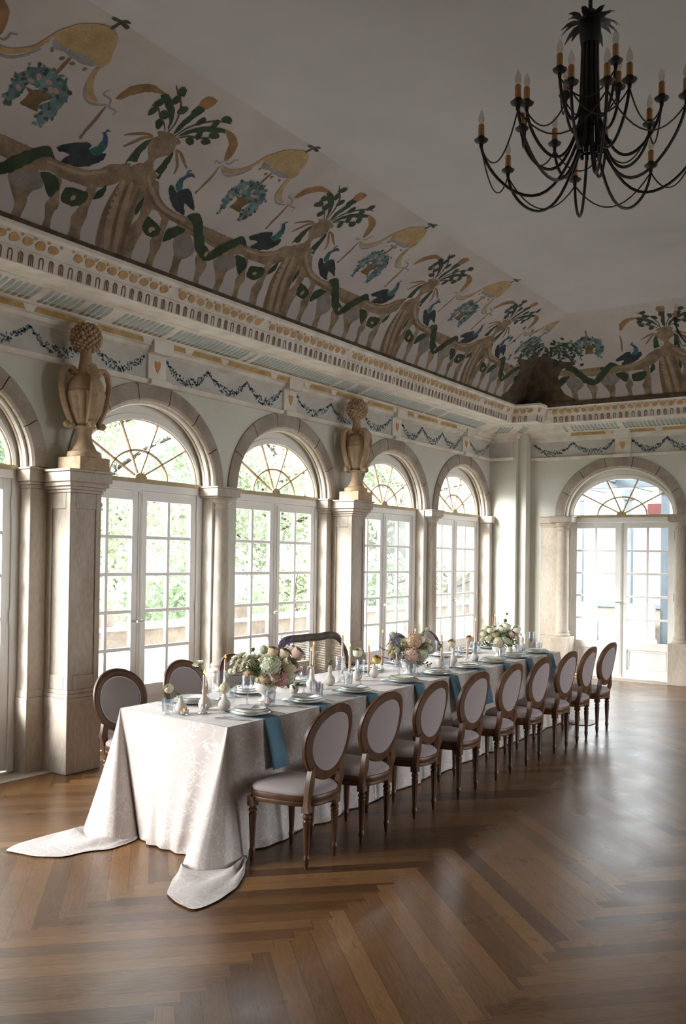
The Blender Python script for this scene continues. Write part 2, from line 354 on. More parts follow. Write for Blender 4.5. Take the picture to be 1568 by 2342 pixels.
tag(b.build('trim_1', 'stone'), 'worn stone threshold strip under the windows', 'threshold', kind='structure')
# corner pier where the two walls meet
b = MB()
b.prism([(13.54, 6.18), (13.54, 5.735), (13.62, 5.735), (13.62, 5.60), (13.80, 5.60), (13.80, 6.18)], lambda x, y, h: (x, y, h), 0, 4.0)
b.prism([(13.525, 6.18), (13.525, 5.72), (13.605, 5.72), (13.605, 5.585), (13.80, 5.585), (13.80, 6.18)], lambda x, y, h: (x, y, h), 0, 0.6)
tag(b.build('wall_corner', 'wall'), 'plastered stepped pier in the corner between windows and end door', 'pier', kind='structure')
# archivolts: stone rings of wedge blocks
def archivolt(name, T, c, label, sgn=1):
    b = MB(); n = 7
    for k in range(n):
        a0, a1 = PI*k/n+0.006, PI*(k+1)/n-0.006
        vv = []; ff = []
        S = 7
        prof = [(HW, AB, 0.02), (HW, AB, -0.012), (HW+0.018, AB+0.018, -0.03), (0.955, 0.86, -0.03), (0.985, 0.885, -0.018), (0.985, 0.885, 0.01)]
        for i in range(S+1):
            a = a0+(a1-a0)*i/S
            for (pa, pb, d) in prof: vv.append(T(c-pa*math.cos(a), d, ZS+pb*math.sin(a)))
        K = len(prof)
        for i in range(S):
            for j in range(K-1): ff.append((i*K+j, (i+1)*K+j, (i+1)*K+j+1, i*K+j+1))
        ff += [tuple(range(K)), tuple(S*K+j for j in reversed(range(K)))]
        b.add(vv, ff)
    # rounded inner moulding just behind the ring
    for off, r in ((0.05, 0.022), (0.10, 0.014)):
        b.tube([T(u, off, z) for u, z in arch(c, HW-0.012, AB-0.012, 32)], r, 6, 1)
    return tag(b.build(name, ['archstone', 'cornice']), label, 'arch', kind='structure')
PLACE = ['off to the left', 'behind the photographer', 'over the partly seen leftmost window', 'over the window right of the near pier', 'over the window left of the far pier', 'over the window right of the far pier', 'over the window by the room corner']
for k, c in enumerate(WIN): archivolt('trim_%d' % (k+2), TL, c, 'brown stone arch surround '+PLACE[k])
archivolt('trim_9', TE, 4.20, 'brown stone arch surround over the end door')
# ------------------------------------------------------------------ windows and door
def glazed_door(name, T, c, label, sg, cat, kind='structure'):
    """frame, fanlight and two leaves; sg = +1 when u grows to the right seen from inside"""
    r = tag(empty(name), label, cat, kind=kind)
    B = lambda b, u0, u1, d0, d1, z0, z1, m=0: b.box(c+u0, c+u1, d0, d1, z0, z1, m, T)
    f = MB(); D0, D1 = 0.13, 0.21
    for s in (-1, 1):
        a, q = sorted((s*0.765, s*0.85)); B(f, a, q, D0, D1, 0, ZS)
    N = 32
    for i in range(N):                      # arched head
        a0, a1 = PI*i/N, PI*(i+1)/N
        q = [(-o*math.cos(a), ZS+p*math.sin(a)) for a in (a0, a1) for o, p in ((0.765, 0.565), (0.80, 0.62), (0.85, 0.73))]
        vv = [T(c+u, d, z) for d in (D0, D0+0.02, D1) for u, z in q]
        f.add(vv, [(0, 3, 4, 1), (7, 10, 11, 8), (1, 4, 10, 7), (0, 12, 15, 3), (12, 13, 16, 15), (13, 14, 17, 16)])
    B(f, -0.77, 0.77, D0-0.01, D1, 2.355, 2.425)
    f.build('frame', 'white', r, bevel=0.004)
    t = MB(); B(t, -0.80, 0.80, D0-0.02, D1, 2.425, 2.462); t.build('transom_bar', 'yellowbar', r)
    g = MB()
    zc = 2.462
    def ray(a): return [(0.05*math.cos(a), zc+0.05*math.sin(a)), (0.77*math.cos(a), zc+0.56*math.sin(a))]
    for a in (PI*k/5 for k in (1, 2, 3, 4)):
        (u0, z0), (u1, z1) = ray(a); g.tube([T(c+u0, 0.165, z0), T(c+u1, 0.165, z1)], 0.0135, 6)
    g.tube([T(c+0.37*math.cos(PI*k/20), 0.165, zc+0.27*math.sin(PI*k/20)) for k in range(21)], 0.0135, 6)
    g.tube([T(c+0.757*math.cos(PI*k/28), 0.150, zc+0.553*math.sin(PI*k/28)) for k in range(29)], 0.009, 6)
    g.build('fanlight_bars', 'fanbar', r)
    h = MB(); h.prism([(0.075*math.cos(PI*k/10), zc+0.055*math.sin(PI*k/10)) for k in range(11)], lambda x, z, q: T(c+x, q, z), 0.20, 0.13); h.build('fanlight_hub', 'yellowbar', r)
    p = MB(); pts = arch(0, 0.77, 0.57); p.add([T(c+u, 0.175, z) for u, z in pts], [tuple(range(len(pts)))]); p.build('fanlight_pane', 'pane', r)
    for s in (-1, 1):
        lf = MB(); L = lambda u0, u1, d0, d1, z0, z1: B(lf, *sorted((s*u0, s*u1)), d0, d1, z0, z1)
        d0, d1 = 0.14, 0.185
        L(0.008, 0.092, d0, d1, 0.02, 2.352); L(0.685, 0.762, d0, d1, 0.02, 2.352)
        L(0.092, 0.685, d0, d1, 2.262, 2.352); L(0.092, 0.685, d0, d1, 0.44, 0.55); L(0.092, 0.685, d0, d1, 0.02, 0.14)
        L(0.092, 0.685, d0+0.018, d1-0.01, 0.14, 0.44)
        for a, q in ((0.11, 0.125), (0.652, 0.667)): L(a, q, d0+0.008, d1, 0.155, 0.425)
        for a, q in ((0.155, 0.17), (0.41, 0.425)): L(0.11, 0.667, d0+0.008, d1, a, q)
        L(0.371, 0.406, d0+0.0075, d1-0.0015, 0.55, 2.262)
        for k in range(1, 5):
            z = 0.55+(2.262-0.55)*k/5; L(0.092, 0.685, d0+0.006, d1, z-0.016, z+0.016)
        if s == 1: L(-0.022, 0.022, d0-0.014, d0, 0.03, 2.345)
        leaf = lf.build('door_leaf', 'white', r, bevel=0.003)
        gp = MB(); a, q = sorted((s*0.09, s*0.687)); gp.add([T(c+a, 0.165, 0.54), T(c+q, 0.165, 0.54), T(c+q, 0.165, 2.27), T(c+a, 0.165, 2.27)], [(0, 1, 2, 3)]); gp.build('pane', 'pane', leaf)
        hg = MB()
        for z in (0.25, 1.25, 2.15): hg.tube([T(c+s*0.765, 0.128, z-0.06), T(c+s*0.765, 0.128, z+0.06)], 0.010, 8)
        hg.build('hinge', 'white', leaf)
    hd = MB(); u = 0.0
    hd.tube([T(c+u, 0.112, 1.18), T(c+u, 0.112, 2.33)], 0.004, 6); hd.tube([T(c+u, 0.112, 0.06), T(c+u, 0.112, 1.12)], 0.004, 6)
    hd.tube([T(c+u, 0.12, 1.15), T(c+u, 0.075, 1.15)], 0.010, 8); hd.tube([T(c+u, 0.08, 1.15), T(c-0.075*sg, 0.075, 1.145)], 0.010, 8)
    hd.build('bolt_handle', 'brass', r)
    return r
WL = ['arched french window off to the left', 'arched french window behind the photographer', 'arched french window cut by the left edge of the photo', 'arched french window just right of the near stone pier',
      'arched french window just left of the far stone pier', 'arched french window just right of the far stone pier', 'arched french window next to the room corner']
for k, c in enumerate(WIN):
    glazed_door('window_%d' % (k+1), TL, c, WL[k], 1, 'window')
glazed_door('door_1', TE, 4.20, 'white glazed double door under a fanlight in the end wall', -1, 'door')
# ------------------------------------------------------------------ stone piers, pilasters, columns
def pier(x0, x1, y0, name, label):
    y1 = YW+0.01; b = MB(); e = 0.012
    b.box(x0-0.018, x1+0.018, y0-0.018, y1, 0, 0.60)
    b.box(x0-0.012, x1+0.012, y0-0.012, y1, 0.60, 0.632); b.box(x0-0.004, x1+0.004, y0-0.004, y1, 0.632, 0.665)
    b.box(x0+e, x1-e, y0+e, y1, 0.66, 2.26)
    w_ = 0.055
    for (a, q, z0, z1) in ((x0, x0+w_, 0.665, 2.25), (x1-w_, x1, 0.665, 2.25), (x0+w_, x1-w_, 0.665, 0.78), (x0+w_, x1-w_, 2.12, 2.25)): b.box(a, q, y0, y0+e, z0, z1)
    for xa, xb in ((x0, x0+e), (x1-e, x1)):
        for (a, q, z0, z1) in ((y0, y0+w_, 0.665, 2.25), (y1-w_-0.02, y1, 0.665, 2.25), (y0+w_, y1-w_-0.02, 0.665, 0.78), (y0+w_, y1-w_-0.02, 2.12, 2.25)): b.box(xa, xb, a, q, z0, z1)
    for p, z0, z1 in ((0.012, 2.25, 2.275), (0.026, 2.275, 2.30), (0.045, 2.30, 2.335), (0.062, 2.335, 2.415), (0.078, 2.415, 2.435)): b.box(x0-p, x1+p, y0-p, y1, z0, z1)
    return tag(b.build(name, 'stone', bevel=0.006), label, 'pier', kind='structure')
pier(4.96, 5.28, 5.89, 'pillar', 'square panelled stone pier carrying the near urn')
pier(9.09, 9.39, 5.89, 'pillar', 'square panelled stone pier carrying the far urn, behind the cane settee')
def impost(T, u0, u1, name, label, plinth=True):
    b = MB()
    for p, z0, z1 in ((0.012, 2.28, 2.31), (0.024, 2.31, 2.335), (0.04, 2.335, 2.43), (0.05, 2.43, 2.447)): b.box(u0-p, u1+p*0.2, -p, 0.13, z0, z1, 0, T)
    b.box(u0-0.004, u1, -0.004, 0.13, 0.62, 2.28, 0, T)
    b.box(u0-0.02, u1, -0.02, 0.13, 0, 0.60, 0, T); b.box(u0-0.012, u1, -0.012, 0.13, 0.60, 0.66, 0, T)
    return tag(b.build(name, 'stone', bevel=0.006), label, 'pilaster', kind='structure')
impost(TL, 4.80, 4.955, 'pillar', 'flat stone pilaster tucked against the near pier')
impost(TL, 8.99, 9.085, 'pillar', 'flat stone pilaster tucked against the far pier')
impost(TE, 5.15, 5.42, 'pillar', 'flat stone pilaster between corner pier and end door column')
def column(T, u, name, label, r=0.10, d=0.0):
    b = MB()
    prof = [(r*1.28, 0.60), (r*1.30, 0.615), (r*1.28, 0.63), (r*1.12, 0.64), (r*1.10, 0.65), (r*1.16, 0.665), (r*1.14, 0.68), (r, 0.70), (r, 1.2), (r*0.90, 2.22), (r*0.98, 2.225), (r*1.0, 2.237), (r*0.92, 2.245), (r*0.92, 2.275), (r*1.05, 2.285), (r*1.25, 2.32), (r*1.25, 2.34)]
    b.lathe(prof, 28, (0, 0, 0), 0, True, T=lambda x, y, z: T(u+x, d+y, z))
    b.box(u-0.15, u+0.15, d-0.15, 0.16, 0, 0.60, 0, T)
    b.box(u-0.06, u+0.06, d, 0.16, 0.60, 2.34, 0, T)
    for p, z0, z1 in ((0.0, 2.335, 2.35), (0.02, 2.35, 2.43), (0.03, 2.43, 2.447)): b.box(u-0.155-p, u+0.155+p, d-0.10-p, 0.16, z0, z1, 0, T)
    return tag(b.build(name, 'stone', bevel=0.005), label, 'column', kind='structure')
column(TL, 7.09, 'column', 'round stone column between the two windows of the near bay')
column(TL, 11.56, 'column', 'round stone column between the two windows of the far bay')
column(TL, 2.93, 'column', 'round stone column left of the leftmost window')
column(TE, 5.06, 'column', 'round stone column left of the end door', 0.095)
column(TE, 3.29, 'column', 'round stone column right of the end door', 0.095)
b = MB(); b.box(13.43, 13.53, 6.12, 6.29, 0.6, 2.34); b.box(13.41, 13.55, 6.08, 6.29, 2.34, 2.447); b.box(13.415, 13.55, 6.10, 6.29, 0, 0.6)
tag(b.build('pillar', 'stone', bevel=0.006), 'narrow stone jamb between the corner window and corner pier', 'pilaster', kind='structure')
b = MB(); b.box(13.56, 13.8, 2.2, 3.12, 0, 0.60); b.box(13.62, 13.8, 2.2, 3.09, 0.60, 2.34); b.box(13.58, 13.8, 2.2, 3.12, 2.34, 2.447)
tag(b.build('pillar', 'stone', bevel=0.006), 'pale stone pier at the right edge beside the end door', 'pier', kind='structure')
# ------------------------------------------------------------------ entablature
CP = [(XB, YW), (13.50, YW), (13.50, 5.80), (XE, 5.80), (XE, YR)]
b = MB(); b.sweep(CP, [(0, 3.315), (0.03, 3.32), (0.042, 3.335), (0.048, 3.36), (0, 3.364)])
tag(b.build('trim_10', 'cornice'), 'thin white moulding along the foot of the garland frieze', 'moulding', kind='structure')
b = MB(); b.sweep(CP, [(0.003, 3.364), (0.003, 3.61)])
frieze = tag(b.build('trim_11', 'frieze'), 'grey frieze band painted with leaf garlands', 'frieze', kind='structure')
PROF = [(0, 3.60), (0.03, 3.615), (0.05, 3.625), (0.055, 3.66), (0.085, 3.664), (0.10, 3.715), (0.125, 3.72), (0.14, 3.732), (0.20, 3.745), (0.27, 3.765), (0.33, 3.792), (0.36, 3.80), (0.40, 3.80), (0.40, 3.806), (0.655, 3.806), (0.655, 3.795), (0.668, 3.795), (0.685, 3.897), (0.70, 3.90), (0.703, 3.912), (0.742, 3.998), (0.758, 4.002), (0.772, 4.015), (0.775, 4.042), (0.75, 4.05), (0.60, 4.055)]
def zof(p):                                              # height of the moulding at projection p
    for (a, z0), (q, z1) in zip(PROF, PROF[1:]):
        if a <= p <= q and q > a: return z0+(z1-z0)*(p-a)/(q-a)
    return 3.8
b = MB(); b.sweep(CP, PROF)
cornice = tag(b.build('trim_12', 'cornice'), 'deep moulded plaster cornice with painted rosettes, flutes and leaves', 'cornice', kind='structure')
# key blocks in the frieze
def keyblock(T, c, label, s):
    k = MB(); k.box(c-0.09, c+0.14, -0.03, 0.02, 3.364, 3.60, 0, T); k.box(c-0.10, c+0.15, -0.085, 0.02, 3.315, 3.364, 0, T); k.box(c-0.10, c+0.15, -0.115, 0.02, 3.60, 3.722, 0, T)
    o = tag(k.build('key_block', 'cornice', bevel=0.004), label, 'key block', kind='structure')
    m = MB(); P = [(0, -0.09), (0.03, -0.05), (0.055, 0), (0.06, 0.05), (0.035, 0.075), (0.012, 0.05), (0, 0.06), (-0.012, 0.05), (-0.035, 0.075), (-0.06, 0.05), (-0.055, 0), (-0.03, -0.05)]
    m.prism(P, lambda x, z, h: T(c+0.025+x*0.65, h, 3.495+z*0.72), -0.031, -0.034); m.build('painted_mask', 'p_mask', o)
for c, lb in zip(WIN[2:], ('above the partly seen leftmost window', 'above the window right of the near pier', 'above the window left of the far pier', 'above the window right of the far pier', 'above the window by the corner')):
    keyblock(TL, c, 'projecting frieze block with painted mask '+lb, 1)
keyblock(TE, 4.12, 'projecting frieze block with painted mask above the end door', -1)
# painted ornament on the cornice: thin paint layers lying on the mouldings
def on(prof_p, prof_z, lift=0.003):
    return None
RUNS = [('L', 1.6, 12.70), ('E', 4.95, 2.6), ('P', 6.15, 5.81), ('Q', 13.53, 13.80)]
def TC(run, s, p, z):
    return {'L': (s, YW-p, z), 'E': (XE-p, s, z), 'P': (13.50-p, s-p, z), 'Q': (s-p, 5.80-p, z)}[run]
fl = MB(); ro = MB(); lb_ = MB(); lg = MB(); pn = MB()
def blob(b_, run, s, p, z, w_, h, tilt, n=8, m=0, jag=0.2):
    vv = []
    for k in range(n):
        a = 2*PI*k/n; q = 1+rng.uniform(-jag, jag)
        ds, dh = w_*math.cos(a)*q, h*math.sin(a)*q
        vv.append(TC(run, s+ds, p+dh*tilt[0], z+dh*tilt[1]) if tilt else TC(run, s+ds, p+dh, zof(p+dh)-0.003))
    b_.add(vv, [tuple(range(n))], m)
for run, s0, s1 in RUNS:
    L = abs(s1-s0); sg = 1 if s1 > s0 else -1
    n = int(L/0.088)
    for k in range(n):
        s = s0+sg*k*0.088
        pts = []
        for (dx, z) in [(-0.021, 3.802), (-0.021, 3.862)]+[(-0.021*math.cos(PI*i/6), 3.862+0.022*math.sin(PI*i/6)) for i in range(1, 6)]+[(0.021, 3.862), (0.021, 3.802)]: pts.append((dx, z))
        i2 = [(dx*0.58, 3.802+(z-3.802)*0.86) for dx, z in pts]
        fz = lambda z: 0.671+0.017*(z-3.795)/0.098
        vv = [TC(run, s+dx, fz(z), z) for dx, z in pts]+[TC(run, s+dx, fz(z), z) for dx, z in i2]
        N = len(pts); fl.add(vv, [(i, i+1, N+i+1, N+i) for i in range(N-1)])
        if k % 3 != 1: fl.add([TC(run, s+dx, fz(z)+0.001, z) for dx, z in ((-0.004, 3.802), (0.004, 3.802), (0.004, 3.868), (-0.004, 3.868))], [(0, 1, 2, 3)])
    n = int(L/0.112)
    for k in range(n):
        s = s0+sg*k*0.112
        if rng.random() < 0.93: blob(ro, run, s, 0.7265, 3.950, 0.044, 0.034, (0.41, 0.91), 9, 0, 0.16)
        blob(ro, run, s+0.056, 0.742, 3.983, 0.015, 0.013, (0.41, 0.91), 6, 0, 0.3)
    n = int(L/0.060)
    for k in range(n):
        s = s0+sg*k*0.060
        if rng.random() < 0.9:                           # leaf tongues with darker tips
            for b_, prof in ((lb_, ((0.205, 0.8), (0.235, 1.0), (0.29, 1.0), (0.325, 0.8), (0.343, 0.4))), (lg, ((0.148, 0.75), (0.165, 1.0), (0.195, 0.9)))):
                hw = 0.021; vv = []
                for q, w_ in prof: vv += [TC(run, s-hw*w_, q, zof(q)-0.003), TC(run, s+hw*w_, q, zof(q)-0.003)]
                b_.add(vv, [(2*i, 2*i+2, 2*i+3, 2*i+1) for i in range(len(prof)-1)])
    s = 0
    while s < L-0.5 and run in 'LE':
        w_ = rng.uniform(0.45, 0.75)
        vv = [TC(run, s0+sg*(s+dx), 0.098-0.0*z+(z-3.664)*0.29-0.009, z) for dx, z in ((0.03, 3.668), (w_, 3.668), (w_-0.03, 3.712), (0.05, 3.712))]
        pn.add(vv, [(0, 1, 2, 3)]); s += w_+0.05
fl.build('painted_flutes', 'p_flute', cornice); ro.build('painted_rosettes', 'p_ochre', cornice); lb_.build('painted_blue_leaves', 'p_leafblue', cornice); lg.build('painted_green_leaves', 'p_leafgreen', cornice); pn.build('painted_panels', 'p_panel', cornice)
ga = MB()
def swag(T, ua, ub):
    N = 46
    for k in range(N):
        t = (k+0.5)/N
        sag = 0.155*4*t*(1-t); th = 0.014+0.062*4*t*(1-t)*0.7
        for _ in range(2):
            u = ua+(ub-ua)*t+rng.uniform(-0.008, 0.008); z = 3.575-sag+rng.uniform(-th, th)*0.75
            a = rng.uniform(0, 2*PI); r1, r2 = rng.uniform(0.011, 0.021), rng.uniform(0.006, 0.010)
            vv = []
            for i in range(6):
                q = PI*i/3; x, y = r1*math.cos(q), r2*math.sin(q)
                vv.append(T(u+x*math.cos(a)-y*math.sin(a), -0.0055, z+x*math.sin(a)+y*math.cos(a)))
            ga.add(vv, [tuple(range(6))], rng.choice((0, 0, 1)))
EDGES = [2.95]+[c for c in WIN[2:]]+[13.48]
for i in range(len(EDGES)-1):
    a, q = EDGES[i]+(0.16 if i else 0), EDGES[i+1]-(0.11 if i < len(EDGES)-2 else 0)
    m = max(1, round((q-a)/0.62))
    for k in range(m): swag(TL, a+(q-a)*k/m, a+(q-a)*(k+1)/m)
for a, q in ((5.55, 4.28), (4.01, 2.5)):
    m = round((a-q)/0.55)
    for k in range(m): swag(TE, a+(q-a)*k/m, a+(q-a)*(k+1)/m)
ga.build('painted_garland', ['p_garland', 'p_garland2'], frieze)
# ================================================================== PAINTED COVE
def bez(p, t): return tuple((1-t)**2*a+2*t*(1-t)*b_+t*t*c for a, b_, c in zip(*p))
BL = ((5.43, 4.02), (5.22, 4.72), (4.33, 5.06))          # (Y, Z) of the cove over the windows
BE = ((13.02, 4.02), (12.81, 4.72), (11.92, 5.06))       # (X, Z) of the cove over the end wall
def cove_pt(run, u, v, lift=0.0):
    if v > 1:
        a, z = (BL if run == 'L' else BE)[2]; a -= (v-1)*1.5
    else: a, z = bez(BL if run == 'L' else BE, max(v, 0))
    a -= lift*0.75; z -= lift*0.65
    return (u, a, z) if run == 'L' else (a, u, z)
NV = 60
b = MB()
for run in 'LE':
    lim = (XB, None) if run == 'L' else (None, YR)
    vv = []
    for j in range(NV+1):
        v = j/NV; yl = bez(BL, v)[0]; xe = bez(BE, v)[0]
        if run == 'L': vv += [(XB, yl, bez(BL, v)[1]), (xe, yl, bez(BL, v)[1])]
        else: vv += [(xe, yl, bez(BE, v)[1]), (xe, YR, bez(BE, v)[1])]
    b.add(vv, [(2*j, 2*j+1, 2*j+3, 2*j+2) for j in range(NV)], 0, True)
cove = tag(b.build('ceiling_cove', 'cove', ang=60), 'curved ceiling cove painted with balustrade, peacocks, plumes and canopies', 'cove', kind='structure')
